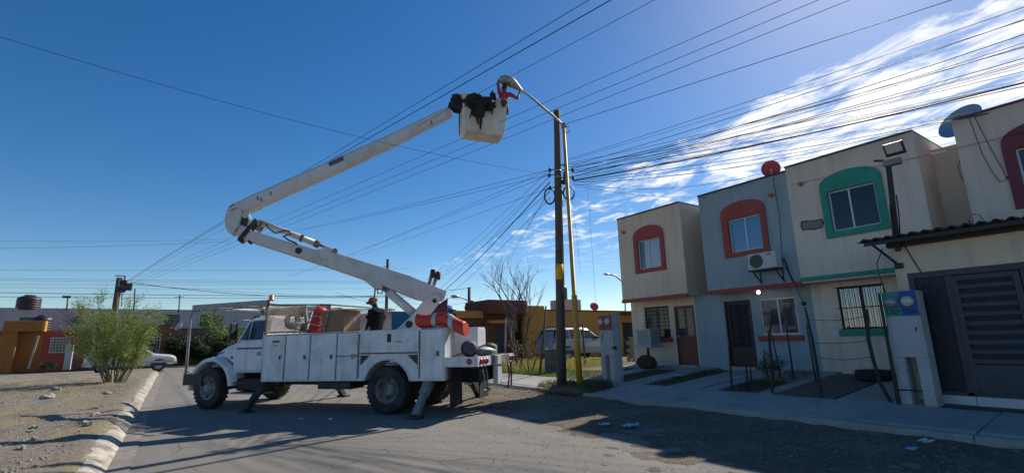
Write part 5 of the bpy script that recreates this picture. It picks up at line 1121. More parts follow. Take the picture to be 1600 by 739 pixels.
ec = thing('evaporative_cooler', 'pale evaporative cooler on a stand below the corner house window', 'cooler', (12.95, 11.05, .55))
CO = mat('cooler metal', (0.40, 0.41, 0.40), 0.55, var=0.12, vscale=4, streak=.2)
MB().box(12.66, 13.24, 10.70, 11.40, 1.14, 1.24).build('pan', CO, ec, bevel=0.01); MB().box(12.72, 13.18, 10.76, 11.34, 1.24, 1.70).build('case', CO, ec, bevel=0.01); MB().box(12.68, 13.22, 10.72, 11.38, 1.70, 1.74).build('top', CO, ec, bevel=0.01)
for k in range(9): MB().box(12.708, 12.72, 10.84, 11.26, 1.28 + k * .044, 1.302 + k * .044).build('louvre', Z_grey, ec); 
for k in range(9): MB().box(12.78, 13.12, 10.748, 10.76, 1.28 + k * .044, 1.302 + k * .044).build('louvre', Z_grey, ec)
MB().bar((12.9, 11.05, .5), (12.9, 11.05, 1.14), .06).build('stand', K_black, ec); MB().bar((12.7, 11.05, .56), (13.1, 11.05, .56), .05).build('stand', K_black, ec)
def tyre(label, c_, ax, r_=.32, w_=.10, ma=K_rub):
    p = [(.56, -.8), (.8, -1), (.93, -.95), (1, -.6), (1, .6), (.93, .95), (.8, 1), (.56, .8), (.52, 0), (.56, -.8)]
    o = MB().lathe([(a_ * r_, b_ * w_) for a_, b_ in p], c_, ax, 26, cap=False)
    return tag(o.build('old_tyre', ma), label, 'tyre')
tyre('old black tyre lying flat on the ground before the pale cream house', (12.6, 4.62, gz(12.6, 4.62) + .105), (0, 0, 1), .36, .105)
sk_ = MB(); vs = []; n, m_ = 28, 9
for i in range(m_ + 1):
    th = PI * i / m_
    for j in range(n):
        ph = 2 * PI * j / n; rr = 1 + .07 * math.cos(ph * 9) * math.sin(th) + .1 * noise.noise(Vector((math.cos(ph) * 2, math.sin(ph) * 2, th)))
        vs.append((12.78 + .22 * rr * math.sin(th) * math.cos(ph), 11.04 + .36 * rr * math.sin(th) * math.sin(ph), .68 + .24 * math.cos(th)))
sk_.add(vs, [(i * n + j, (i + 1) * n + j, (i + 1) * n + (j + 1) % n, i * n + (j + 1) % n) for i in range(m_) for j in range(n)], True)
tag(sk_.build('brown_sack', mat('brown sacking', (0.06, 0.042, 0.026), .95, var=.4, vscale=7)), 'ribbed brown sack on the ground under the cooler', 'sack')
def dish(label, c_, r_, nrm, ma, mast):
    o = thing('satellite_dish', label, 'satellite dish', mast); nv = Vector(nrm).normalized()
    prof = [(0, -.16 * r_), (.35 * r_, -.13 * r_), (.7 * r_, -.02 * r_), (r_, .16 * r_), (1.02 * r_, .17 * r_), (1.0 * r_, .13 * r_), (.7 * r_, -.06 * r_), (.35 * r_, -.17 * r_), (0, -.2 * r_)]
    MB().lathe(prof, c_, nv, 28).build('reflector', ma, o)
    MB().tube([Vector(mast), Vector(mast).lerp(Vector(c_), .6), Vector(c_) - nv * .15 * r_], .02, 8).build('mast', GALV, o)
    tip = Vector(c_) + nv * r_ * .9 - Vector((0, 0, r_ * .35)); MB().tube([Vector(c_) - Vector((0, 0, r_ * .9)) + nv * .12 * r_, tip], .012, 6).build('feed_arm', GALV, o); MB().lathe([(.03, 0), (.03, .08), (0, .08)], tip, -nv, 10).build('feed_horn', GALV, o)
    return o
dish('red satellite dish on the slate blue house roof', (13.35, 6.56, 5.99), .24, (-.86, -.45, .0), mat('red dish paint', (0.50, 0.045, 0.06), 0.5, var=0.08), (13.45, 6.6, 5.6))
dish('blue grey satellite dish at the roof corner of the right edge house', tuple(onx(1503, 192, 13.9)), .42, (-.80, .30, .50), mat('blue grey dish', (0.22, 0.36, 0.44), 0.5, var=0.08), (14.0, 2.35, 5.3))

# ------------------------------------------------------------------ stakes and wire fence in the front yards
STK = mat('weathered stake', (0.045, 0.036, 0.03), 0.9, var=0.3, vscale=9)
def stake(base, top, X, label, r_=.022, mid=(), top_x=None, nm='wooden_stake'):
    X2 = top_x or X; b0 = onx(*base, X); t0 = onx(*top, X2); ms = [onx(px, py, lerp(X, X2, (k + 1) / (len(mid) + 1))) for k, (px, py) in enumerate(mid)]
    zb = gz(b0.x, b0.y) - .05; b0.z = min(b0.z, zb + .1); path = [Vector((b0.x, b0.y, zb)), b0 + Vector((0, 0, .01))] + ms + [t0]
    return tag(MB().tube(path, [r_ * 1.1] * (len(path) - 1) + [r_ * .7], 7).build(nm, STK), label, 'stake', 'stakes standing in the front yards')
stake((1144, 608), (1139, 542), 10.5, 'leftmost rough stake before the blue house door', .026)
stake((1168, 608), (1166, 570), 10.6, 'short stake at the planting bed, left of a thinner one', .026); stake((1174, 600), (1172, 570), 11.2, 'thin short stake between the bed and the blue house door')
stake((1207, 615), (1207, 484), 10.35, 'tall forked stake before the blue house window', .024, mid=((1206, 570), (1202, 530)))
stake((1205, 580), (1200, 516), 11.0, 'stake leaning against the tall forked stake', .018); stake((1218, 576), (1206, 522), 12.2, 'slender stake right of the forked stake in the bed', .018)
stake((1239, 585), (1229, 510), 12.0, 'straight stake standing below the blue house window', .022); stake((1198, 576), (1193, 546), 12.4, 'short low stake left of the forked stake', .018)
stake((1273, 583), (1260, 506), 12.0, 'stake beside the blue and cream wall boundary', .02); stake((1284, 620), (1258, 480), 10.35, 'tallest leaning stake at the wire fence end', .026, mid=((1277, 575), (1268, 525)))
stake((1392, 628), (1355, 483), 10.35, 'curved dark stake holding fence wire left of the meter pillar', .028, mid=((1375, 598), (1364, 560), (1357, 530)))
stake((1404, 627), (1373, 457), 10.22, 'dark straight stake leaning on the numbered meter pillar', .03)
tag(MB().lathe([(.03, 0), (.03, .07), (.022, .075), (0, .08)], onx(1373, 459, 10.22), (0, 0, 1), 10).build('plastic_bottle', A_white), 'white plastic bottle upended on the stake by the numbered pillar', 'bottle')
for k, (a_, c_, s_) in enumerate((((1262, 499), (1356, 493), .05), ((1270, 535), (1357, 532), .03), ((1277, 558), (1361, 557), .05))):
    p, q = onx(*a_, 10.34), onx(*c_, 10.34); pts = [p.lerp(q, t / 8) - Vector((0, 0, s_ * math.sin(PI * t / 8))) for t in range(9)]
    tag(MB().tube(pts, .006, 5).build('fence_wire', K_black), ('topmost', 'middle', 'lowest')[k] + ' wire strung between the tall leaning and curved stakes', 'wire', 'wires of the yard fence')
# cable hanging from the porch corner
tag(MB().tube([(10.6, 3.42, 2.98), (10.5, 3.52, 2.7), (10.5, 3.5, 2.4), (10.45, 3.44, 2.15)], .01, 6).build('hanging_cable', mat('red brown cable', (0.12, 0.04, 0.03), 0.7)), 'reddish cable drooping from porch corner to the numbered meter pillar', 'cable')
# litter
PL = mat('blue plastic', (0.30, 0.45, 0.62), 0.4, var=0.1); PW = mat('white litter', (0.55, 0.56, 0.57), 0.6, var=0.15)
def litter(px, py, z, s, lab, ma, sd, cat):
    p = gnd(px, py, z); b = MB(); n = 5
    vs = [(p.x + s * (i / n - .5) * 1.6, p.y + s * (j / n - .5), p.z + .02 + .25 * s * noise.noise(Vector((i * .9 + sd, j * .8, sd)))) for i in range(n + 1) for j in range(n + 1)]
    b.add(vs, [(i * (n + 1) + j, (i + 1) * (n + 1) + j, (i + 1) * (n + 1) + j + 1, i * (n + 1) + j + 1) for i in range(n) for j in range(n)]); o = b.build('litter', ma)
    sm_ = o.modifiers.new('t', 'SOLIDIFY'); sm_.thickness = .004
    return tag(o, lab, cat, 'litter')
litter(946, 663, .04, .14, 'crumpled blue plastic bag at the shadow edge on the road', PL, 1, 'litter'); litter(985, 665, .04, .18, 'strip of blue plastic lying right of the crumpled bag', PL, 2, 'litter')
litter(1447, 690, .12, .13, 'flat pale card lying at the right kerb', PW, 3, 'litter'); litter(1060, 587, .42, .22, 'white crumpled bag on the path to the brown door', PW, 4, 'litter'); litter(1425, 702, .06, .10, 'small blue scrap in the right gutter', PL, 5, 'litter'); litter(470, 655, .03, .07, 'small white scrap on the road under the truck', PW, 6, 'litter')
litter(1372, 566, .62, .34, 'pale blue plastic sack beside the flat black tyre', mat('pale sack', (0.22, 0.27, 0.36), 0.6), 8, 'sack')

# ------------------------------------------------------------------ parked cars
def suv(label, loc, rz, paint, lower, dark=False, L_=4.75, rack=True):
    r = thing('parked_suv', label, 'car', loc, rz, 'parked cars')
    B = lambda b, n_, ma, p=None, bev=0.0: b.build(n_, ma, p or r, local=True, bevel=bev, seg=3)
    h = L_ / 2
    def sec(x, w_, z0, z1, zc_): return (x, [(w_ - .06, z0), (w_, z0 + .12), (w_, z1 - .10), (w_ - .06, z1), (w_ - .30, zc_)])
    body = loft([sec(-h + .05, .80, .50, 1.0, 1.02), sec(-h + .14, .89, .42, 1.10, 1.12), sec(-1.9, .92, .40, 1.14, 1.16), sec(.75, .92, .40, 1.12, 1.14), sec(1.2, .91, .40, 1.08, 1.12), sec(h - .35, .87, .42, .98, 1.03), sec(h - .1, .82, .45, .90, .93), sec(h - .02, .72, .50, .78, .80)])
    B(body, 'body', paint, None, .03)
    def cs(x, zb, zt, w_, wt): return (x, [(w_, zb), (lerp(w_, wt, .85), lerp(zb, zt, .85)), (wt - .06, zt), (wt - .3, zt + .015)])
    B(loft([cs(-h + .17, 1.10, 1.12, .88, .86), cs(-h + .42, 1.10, 1.68, .89, .74), cs(-1.5, 1.10, 1.76, .89, .74), cs(-.2, 1.10, 1.77, .89, .74), cs(.28, 1.10, 1.70, .89, .74), cs(1.10, 1.10, 1.12, .89, .85)]), 'cabin', paint, None, .02)
    gl_ = mat('car glass', (0.02, 0.025, 0.03), 0.06, var=0, spec=.4)
    for s_ in (-1, 1):
        ln = lambda x, z, y: (x, s_ * (y - max(0, z - 1.10) * .215), z)
        for pts in ([(-1.98, 1.16), (-1.25, 1.16), (-1.25, 1.66), (-1.80, 1.66)], [(-1.17, 1.16), (-.42, 1.16), (-.42, 1.67), (-1.17, 1.67)], [(-.33, 1.16), (.82, 1.16), (.30, 1.62), (-.33, 1.67)]):
            B(MB().prism(pts, ln, .893, .905), 'side_window', gl_)
        B(MB().box(-2.3, 2.2, s_ * .925 - .012, s_ * .925 + .012, .56, .68), 'side_moulding', lower); B(MB().box(-1.0, 1.0, s_ * .915 - .02, s_ * .915 + .02, .38, .52), 'rocker', lower)
        for x_ in (-1.20, -.38): B(MB().box(x_ - .006, x_ + .006, s_ * .9215 - .002, s_ * .9215 + .002, .55, 1.1), 'door_gap', K_dgrey)
        for x_ in (-1.02, -.2): B(MB().box(x_, x_ + .14, s_ * .93 - .012, s_ * .93 + .012, .95, .99), 'door_handle', lower)
        B(MB().box(.62, .80, s_ * 1.0 - .09, s_ * 1.0 + .09, 1.14, 1.28), 'mirror', K_black, None, .03)
        B(MB().box(-h + .06, -h + .14, s_ * .78 - .07, s_ * .78 + .07, .82, 1.10), 'tail_light', L_red, None, .01); B(MB().box(h - .16, h - .06, s_ * .66 - .13, s_ * .66 + .13, .70, .86), 'headlight', mat('headlight lens', (0.5, 0.5, 0.48), 0.1), None, .02)
        for x_ in (-1.43, 1.43):
            a_ = MB(); n = 14; a_.prism([(x_ + .44 * math.cos(PI * k / n), .36 + .44 * math.sin(PI * k / n)) for k in range(n + 1)], XZ, s_ * .88, s_ * .9235); B(a_, 'wheel_arch', K_dgrey)
            t_ = B(MB().lathe([(.21, -.09), (.30, -.115), (.35, -.09), (.36, 0), (.35, .09), (.30, .115), (.21, .09)], (x_, s_ * .82, .36), (0, 1, 0), 26, cap=False), 'wheel', K_rub)
            B(MB().lathe([(.215, .09 * s_), (.20, .07 * s_), (.08, .09 * s_), (0, .095 * s_)], (x_, s_ * .82, .36), (0, 1, 0), 20, cap=False), 'rim', GALV, t_)
            for k in range(5):
                q = 2 * PI * k / 5; B(MB().lathe([(0, 0), (.04, 0), (.04, .004), (0, .004)], (x_ + .13 * math.cos(q), s_ * .90, .36 + .13 * math.sin(q)), (0, s_, 0), 8), 'rim_hole', K_dgrey, t_)
        if rack: B(MB().bar((-1.7, s_ * .62, 1.82), (.0, s_ * .62, 1.83), .04), 'roof_rail', K_black)
    B(MB().hexa([(-h + .185, -.74, 1.16), (-h + .185, .74, 1.16), (-h + .195, .74, 1.16), (-h + .195, -.74, 1.16)], [(-h + .395, -.66, 1.64), (-h + .395, .66, 1.64), (-h + .405, .66, 1.64), (-h + .405, -.66, 1.64)]), 'rear_window', gl_)
    B(MB().hexa([(1.06, -.74, 1.15), (1.06, .74, 1.15), (1.075, .74, 1.15), (1.075, -.74, 1.15)], [(.315, -.64, 1.68), (.315, .64, 1.68), (.33, .64, 1.68), (.33, -.64, 1.68)]), 'windscreen', gl_)
    B(MB().box(-h, -h + .12, -.84, .84, .46, .66), 'rear_bumper', lower, None, .03); B(MB().box(h - .12, h + .02, -.78, .78, .46, .66), 'front_bumper', lower, None, .03)
    B(MB().box(-h + .085, -h + .1, -.16, .16, .80, .92), 'number_plate', A_white)
    return r
suv('silver four-wheel-drive car parked before the ochre wall behind the poles', (19.1, 21.55, .3), 0, mat('silver blue car paint', (0.33, 0.38, 0.43), 0.3, metal=.3, var=.05, coat=.4), mat('grey bumper', (0.28, 0.27, 0.25), 0.5))
suv('white four-wheel-drive car parked behind the feathery green bush', (-2.1, 40.6, .03), 0, mat('white car paint', (0.62, 0.62, 0.60), 0.35, var=.04, coat=.4), mat('beige bumper', (0.42, 0.40, 0.36), 0.5), rack=False)

# ------------------------------------------------------------------ houses behind
def wall_y(b, y, y1, x0, x1, z0, z1, holes=()):
    c = MB(); wall_x(c, y, y1, x0, x1, z0, z1, holes); b.add([(q.y, q.x, q.z) for q in c.v], [f[::-1] for f in c.f]); return b
def grille_window(par, y, x0, x1, z0, z1, nx, nz_, gm=G_dk, fm=A_dark):
    f = MB(); t = .05; f.box(x0, x1, y + .04, y + .09, z0, z0 + t); f.box(x0, x1, y + .04, y + .09, z1 - t, z1); f.box(x0, x0 + t, y + .04, y + .09, z0 + t, z1 - t); f.box(x1 - t, x1, y + .04, y + .09, z0 + t, z1 - t)
    o = f.build('window', fm, par); MB().box(x0 + t, x1 - t, y + .06, y + .07, z0 + t, z1 - t).build('pane', gm, o)
    for k in range(1, nx): MB().bar((lerp(x0, x1, k / nx), y - .03, z0), (lerp(x0, x1, k / nx), y - .03, z1), .022).build('bar', fm, o)
    for k in range(nz_ + 1): MB().bar((x0, y - .03, lerp(z0, z1, k / nz_)), (x1, y - .03, lerp(z0, z1, k / nz_)), .022).build('bar', fm, o)
    return o
def bhouse(name, label, x0, x1, y, zt, ma, wins=(), cop=None, depth=7, cat='house', grp='single-storey houses beyond the street', z0=0.0):
    r = thing(name, label, cat, ((x0 + x1) / 2, y, z0), group=grp)
    b = MB(); wall_y(b, y, y + .15, x0, x1, z0, zt, [w_[:4] for w_ in wins]); b.box(x0, x0 + .15, y + .15, y + depth, z0, zt); b.box(x1 - .15, x1, y + .15, y + depth, z0, zt); b.box(x0, x1, y + depth, y + depth + .15, z0, zt); b.box(x0 + .15, x1 - .15, y + .15, y + depth, zt - .3, zt - .18)
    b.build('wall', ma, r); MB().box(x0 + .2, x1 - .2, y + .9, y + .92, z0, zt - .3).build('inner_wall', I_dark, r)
    for w_ in wins:
        if w_[4] == 'door':
            d_ = MB().box(w_[0] + .04, w_[1] - .04, y + .05, y + .1, w_[2], w_[3] - .03).build('door', w_[5], r); MB().box(w_[0] + .1, w_[0] + .14, y + .02, y + .05, w_[2] + .95, w_[2] + 1.05).build('handle', GALV, d_)
        else: grille_window(r, y, w_[0], w_[1], w_[2], w_[3], *w_[4], fm=w_[5] if len(w_) > 5 else A_dark)
    if cop: MB().box(x0 - .04, x1 + .04, y - .05, y + .2, zt, zt + .10).build('coping', cop, r, bevel=.01)
    return r
S_or = stucco('orange brown stucco', (0.34, 0.135, 0.03)); S_rd = stucco('red stucco', (0.33, 0.075, 0.045)); S_wh = stucco('white wash', (0.40, 0.42, 0.46)); S_gy = stucco('grey stucco', (0.33, 0.33, 0.33)); S_bk = stucco('brown stucco', (0.13, 0.05, 0.03)); S_oc = stucco('ochre stucco', (0.47, 0.235, 0.055)); S_bl = stucco('blue wall paint', (0.04, 0.17, 0.32))
fw_ = A_white
r = bhouse('terraced_house', 'orange brown house at the left edge with overhanging frame', -13.0, -8.0, 50, 2.95, S_or, [(-11.3, -10.0, 1.2, 2.5, (6, 5), fw_)], None)
MB().box(-10.1, -6.75 - 1.3, 49.2, 50.0, 2.9, 3.66).build('porch_frame', S_or, r, bevel=.02); MB().box(-8.05, -7.9, 49.2, 49.99, 2.9, 3.66).build('frame_end', mat('bright orange end', (0.52, 0.25, 0.05), .8), r)
MB().box(-10.1, -9.3, 49.3, 49.99, 0, 2.9).build('porch_column', S_or, r); MB().bar((-8.45, 49.5, .3), (-8.2, 49.4, 2.6), .12).build('leaning_plank', mat('pale plank', (0.40, 0.33, 0.27), .8), r)
r = bhouse('terraced_house', 'red single-storey house with white grille window on the left', -7.99, -5.2, 50, 3.0, S_rd, [(-7.6, -6.5, 1.35, 2.45, (6, 5), fw_)], None)
tag(MB().box(-6.35, -5.95, 47.6, 47.95, .15, 1.9).build('meter_post', M_pill, bevel=.02), 'white meter post before the red house beside the small bare tree', 'meter post')
r = bhouse('terraced_house', 'plain grey house behind the feathery green bush', -5.19, -3.2, 50.5, 3.1, S_gy, [(-4.7, -4.0, 1.2, 2.3, (4, 4))], None)
BRK = mat('brick brown', (0.24, 0.10, 0.055), .9, var=.3, vscale=12, bump=.4, bscale=40)
r = bhouse('terraced_house', 'brown brick house with white grilles behind the white car', -3.19, -.3, 50, 3.3, BRK, [(-2.75, -2.0, 1.1, 2.4, (4, 5), fw_), (-1.75, -.9, 1.1, 2.4, (4, 5), fw_)], P_brown)
r = bhouse('terraced_house', 'long low house with dark front mostly behind the truck', -.29, 9.5, 51, 3.0, stucco('dull brown wall', (0.18, 0.13, 0.10)), [(.9, 1.9, 1.0, 2.3, (4, 4)), (3.2, 4.2, 1.0, 2.3, (4, 4)), (6, 7, 1.0, 2.3, (4, 4))], P_brown)
# second row: long white upper storeys
for (x0, x1, lab, ws) in ((-18.0, -5.6, 'white upper storey wall behind the orange and red houses', [(-10.6, -9.5, 3.5, 4.2), (-7.4, -6.5, 3.6, 4.3)]), (-5.59, 1.1, 'grey white upper storey wall behind the feathery bush', [(-4.0, -3.0, 3.5, 4.3), (-.9, .25, 3.4, 4.5)]), (1.11, 12, 'white upper storey wall behind the truck cab', [(1.9, 2.7, 3.5, 4.5), (3.0, 3.8, 3.5, 4.5), (6.5, 7.5, 3.5, 4.4)])):
    bhouse('upper_storey_house', lab, x0, x1, 56, 5.0, S_wh, [(*w_, (2, 2)) for w_ in ws], None, 6, 'house', 'white houses of the second row')
def tank(label, x, y, z, r_, h_, ma, pz=None, group='roof water tanks'):
    o = thing('water_tank', label, 'water tank', (x, y, z), group=group)
    prof = [(0, 0), (r_ * .95, 0)]
    for k in range(5): prof += [(r_, h_ * (.03 + .15 * k)), (r_, h_ * (.12 + .15 * k)), (r_ * .96, h_ * (.15 + .15 * k))]
    prof += [(r_ * .9, h_ * .84), (r_ * .45, h_ * .95)]
    MB().lathe(prof, (0, 0, 0), (0, 0, 1), 22).build('tank_body', ma, o, local=True); MB().lathe([(r_ * .45, h_ * .94), (r_ * .45, h_), (0, h_)], (0, 0, 0), (0, 0, 1), 18).build('lid', ma, o, local=True)
    return o
TKM = mat('maroon tank', (0.035, 0.018, 0.02), .5, var=.2); TKB = mat('black tank', (0.015, 0.016, 0.02), .45, var=.2)
def on_y(px, py, Y): q = ony(px, py, Y); return q
p = on_y(44, 477, 56.5); tank('maroon water tank on the white roof above the orange house', p.x, 56.6, 4.85, .78, 1.25, TKM)
p = on_y(67, 498, 52); tank('lower maroon water tank on the red house roof', p.x, 52.0, 2.95, .62, 1.25, TKM)
p = on_y(470, 478, 54); tank('dark water tank on the roof behind the truck cage', p.x, 54, 3.9, .55, 1.3, TKB)
p = on_y(705, 492, 27); tank('blue water tank on the roof beyond the orange drum', p.x, 27.5, 2.75, .55, .9, mat('blue tank', (0.03, 0.16, 0.27), .5, var=.15))
# ochre and brown houses past the corner house
YB = 24.5
r = bhouse('terraced_house', 'brown house with ochre band behind the bare tree', 12.9, 18.7, YB, 3.0, S_bk, [(15.5, 16.4, .3, 2.3, 'door', A_dark), (16.75, 17.75, .7, 2.65, (4, 6), mat('brown grille', (0.06, 0.03, 0.02), .7))], None, z0=.2)
MB().box(14.7, 17.4, YB - .6, YB + 2.2, 2.98, 3.78).build('brown_parapet', S_bk, r, bevel=.02); MB().box(12.9, 14.6, YB - .15, YB + .1, 2.75, 3.15).build('ochre_band', S_oc, r); MB().box(14.9, 16.5, YB - .4, YB - .01, 2.45, 2.62).build('door_canopy', S_oc, r)
MB().box(17.41, 18.9, YB - .35, YB + .14, .25, 3.5).build('ochre_pier', S_oc, r); MB().box(18.3, 19.2, YB + 2, YB + 4, 3.0, 3.9).build('roof_box', stucco('pale box', (0.42, 0.36, 0.27)), r)
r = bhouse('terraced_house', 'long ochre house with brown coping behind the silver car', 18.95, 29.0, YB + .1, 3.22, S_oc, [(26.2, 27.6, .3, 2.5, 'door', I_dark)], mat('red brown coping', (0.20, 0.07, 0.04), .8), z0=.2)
MB().box(26.0, 29.5, YB - 1.6, YB + .05, 3.0, 3.16).build('porch_roof', P_brown, r); MB().box(26.4, 29.2, YB - 1.7, YB - 1.5, .25, 1.2).build('porch_parapet', BRK, r)
tb = on_y(895, 487, 28); MB().box(tb.x - .85, tb.x + .85, 28, 29.6, 3.0, 4.35).build('tank_plinth', stucco('pink white wall', (0.44, 0.38, 0.38)), r)
tank('black water tank on the pale plinth above the ochre house', tb.x - .35, 28.8, 4.352, .45, 1.2, TKB)
dish('small red satellite dish on the ochre house roof', (on_y(928, 475, 27).x, 27, 3.75), .32, (-.4, -.8, .4), MATS['red dish paint'], (on_y(929, 480, 27).x, 27.3, 3.2))
bhouse('terraced_house', 'blue walled house further down the right side behind the truck boom', 11.4, 15.6, 33, 3.62, S_bl, [(12.2, 13.2, 1.2, 2.3, (4, 4))], None, z0=.2)
bhouse('terraced_house', 'pale house in the gap beyond the ochre house', 30, 44, 30, 3.6, S_gy, [(32, 33, 1.2, 2.3, (4, 4))], P_brown, z0=.2)
bhouse('terraced_house', 'grey house beyond the blue walled house', 15.7, 24, 40, 3.7, S_gy, [(17, 18, 1.2, 2.4, (4, 4))], None, z0=.2)
# low block wall and yard clutter beside the corner house
bw_ = thing('block_wall', 'low block wall beside the corner house', 'wall', (20.5, 18.0, .3))
for row in range(6):
    for k in range(5):
        MB().box(19.4 + k * .405 + (.2 if row % 2 else 0), 19.8 + k * .405 + (.2 if row % 2 else 0), 17.9, 18.05, .28 + row * .203, .478 + row * .203).build('block', mat('grey block', (0.20, 0.17, 0.14), .95, var=.2), bw_, bevel=.006)
# green barrel
gp_ = gnd(863, 582, .28); gbx = MB().lathe([(.27, 0), (.28, .02), (.27, .04), (.27, .28), (.285, .30), (.27, .32), (.27, .56), (.285, .58), (.27, .60), (.27, .84), (.28, .86), (.25, .87), (.25, .83), (0, .83)], (gp_.x, gp_.y, .27), (0, 0, 1), 22)
tag(gbx.build('oil_drum', mat('green drum paint', (0.07, 0.115, 0.10), .6, var=.2, vscale=5, col2=(0.13, 0.07, 0.04), c2scale=4, c2lo=.6, c2hi=.7)), 'green steel drum standing left of the wooden utility pole', 'drum')
g2 = gnd(795, 575, .3); tag(MB().lathe([(.30, 0), (.32, .05), (.32, .95), (.30, 1.0), (.12, 1.1), (0, 1.1)], (g2.x, g2.y + 1.5, .27), (0, 0, 1), 20).build('water_drum', mat('grey green drum', (0.12, 0.16, 0.13), .7, var=.2)), 'tall grey green drum behind the truck tail', 'drum')

# ------------------------------------------------------------------ trees and shrubs
BARK = mat('bark', (0.10, 0.08, 0.06), .95, var=.3, vscale=8, bump=.5, bscale=30); BARKY = mat('green bark', (0.12, 0.12, 0.05), .9, var=.3, vscale=6)
def branchy(b, p, d, L_, r_, depth, spread, rnd, ends, bend=.25, kids=(2, 3), shrink=.68, upw=.15):
    pts = [p]; q = p; dd = d.copy(); n = 4
    for k in range(n):
        dd = (dd + Vector((rnd.uniform(-1, 1), rnd.uniform(-1, 1), rnd.uniform(-.6, 1) + upw)) * bend * .4).normalized(); q = q + dd * (L_ / n); pts.append(q)
    b.tube(pts, [lerp(r_, r_ * .62, k / n) for k in range(n + 1)], 6 if r_ > .012 else 4, caps=False)
    ends.append((pts, depth))
    if depth == 0: return
    for k in range(rnd.randint(*kids)):
        t = rnd.uniform(.45, 1.0); i = min(n - 1, int(t * n)); o = pts[i].lerp(pts[i + 1], t * n - i) if i < n else pts[-1]
        nd = (dd + Vector((rnd.uniform(-1, 1), rnd.uniform(-1, 1), rnd.uniform(-.4, .8))).normalized() * spread).normalized()
        branchy(b, o, nd, L_ * shrink * rnd.uniform(.8, 1.15), r_ * .58, depth - 1, spread, rnd, ends, bend, kids, shrink, upw)
def leafs(ends, n_per, size, rnd, b, jit=.1, asp=.45, min_depth=1):
    for pts, dp in ends:
        if dp > min_depth: continue
        for k in range(n_per):
            t = rnd.random() * (len(pts) - 1); i = int(t); c = pts[i].lerp(pts[min(i + 1, len(pts) - 1)], t - i) + Vector((rnd.gauss(0, jit), rnd.gauss(0, jit), rnd.gauss(0, jit)))
            s = size * rnd.uniform(.6, 1.3); a_ = Vector((rnd.uniform(-1, 1), rnd.uniform(-1, 1), rnd.uniform(-.7, .7))).normalized(); u = a_.orthogonal().normalized()
            b.add([c - a_ * s, c + u * s * asp, c + a_ * s, c - u * s * asp], [(0, 1, 2, 3)])
def tree(name, label, base, stems, lean, L_, r_, depth, spread, seed, leaf=None, n_per=0, size=.05, jit=.12, bark=BARK, cat='tree', kids=(2, 3), shrink=.68, upw=.15, min_depth=1, grp=None):
    rnd = random.Random(seed); base = Vector(base); r = thing(name, label, cat, base, group=grp); tr_ = MB(); ends = []
    for s_ in range(stems):
        a_ = 2 * PI * (s_ + rnd.uniform(-.3, .3)) / max(1, stems); d_ = Vector((math.cos(a_) * lean, math.sin(a_) * lean, 1)).normalized()
        o = base + Vector((math.cos(a_), math.sin(a_), 0)) * (rnd.uniform(.2, .75) if stems > 10 else .12 if stems > 1 else 0) * lean
        branchy(tr_, o, d_, L_ * (rnd.uniform(.55, 1.35) if stems > 10 else rnd.uniform(.85, 1.15)), r_, depth, spread, rnd, ends, .28, kids, shrink, upw)
    tr_.build('trunk', bark, r)
    if leaf:
        lb = MB(); leafs(ends, n_per, size, rnd, lb, jit, .4, min_depth); lb.build('crown', leaf, r)
    return r
PV = foliage('palo verde leaf', (0.20, 0.25, 0.055), .45); PVD = foliage('dark hedge leaf', (0.028, 0.042, 0.014), .4); BRT = foliage('bright tree leaf', (0.13, 0.22, 0.03), .4); FAR = foliage('far tree leaf', (0.06, 0.10, 0.025), .4)
pb = gnd(178, 598, .16)
tree('palo_verde_bush', 'feathery bright green many-stemmed bush growing on the dirt verge', (pb.x, pb.y, gz(pb.x, pb.y) - .05), 26, .50, 1.18, .026, 5, .52, 19, PV, 6, .036, .10, BARKY, 'bush', (2, 3), .66, .06, 2)
p = gnd(118, 580, .15); tree('bare_tree', 'small bare grey tree before the red house', (-5.6, 47.2, 0.1), 1, .1, 1.9, .10, 5, .75, 5, None, cat='tree', kids=(2, 3))
tree('bare_tree', 'leafless many-branched tree before the brown house beyond the truck', (12.3, 17.6, .25), 3, .38, 2.1, .055, 4, .55, 23, foliage('sparse dry leaf', (0.12, 0.10, 0.03)), 1, .03, .05, BARK, 'tree', (2, 3), .7, .35, 0)
tree('dead_shrub', 'dry leafless shrub beside the green steel drum', (11.1, 15.2, .25), 5, .5, .7, .018, 3, .7, 31, G_dry, 3, .03, .06, BARK, 'shrub', (2, 3), .7)
o = MB().tube([gnd(843, 586, .28), ony(849, 530, 14.1), ony(853, 478, 14.1)], [.05, .045, .03], 8).build('leaning_post', WOOD); tag(o, 'dark leaning post between the green drum and the truck tail', 'post')
tag(MB().tube([gnd(914, 572, .28), gnd(914, 572, .28) + Vector((0, 0, 1.85))], .045, 8).build('yard_post', WOOD), 'thin dark post standing before the silver car', 'post')
tree('leafy_tree', 'bright green leafy tree seen between guard frame and truck cab', (2.9, 49.0, 0), 2, .25, 1.75, .10, 4, .7, 41, BRT, 30, .085, .22, BARK, 'tree', (2, 3), .70, .2, 2)
for k, (x, y, lab, L_) in enumerate(((.6, 48.6, 'dark dense hedge bush right of the white car', 1.05), (1.9, 48.3, 'dark hedge bush framed left by the truck guard frame', .95), (4.6, 48.4, 'dark hedge bush behind the truck hood', 1.0))):
    tree('hedge_bush', lab, (x, y, .05), 8, .55, L_, .04, 3, .8, 51 + k, PVD, 60, .09, .16, BARK, 'bush', (2, 3), .75, .2, 2, 'dark hedge bushes along the far houses')
tree('leafy_tree', 'distant small green tree above the blue walled house', (13.2, 36, .2), 1, .1, 2.0, .12, 4, .7, 61, FAR, 14, .10, .2, BARK, 'tree', (2, 3), .68, .2, 1)
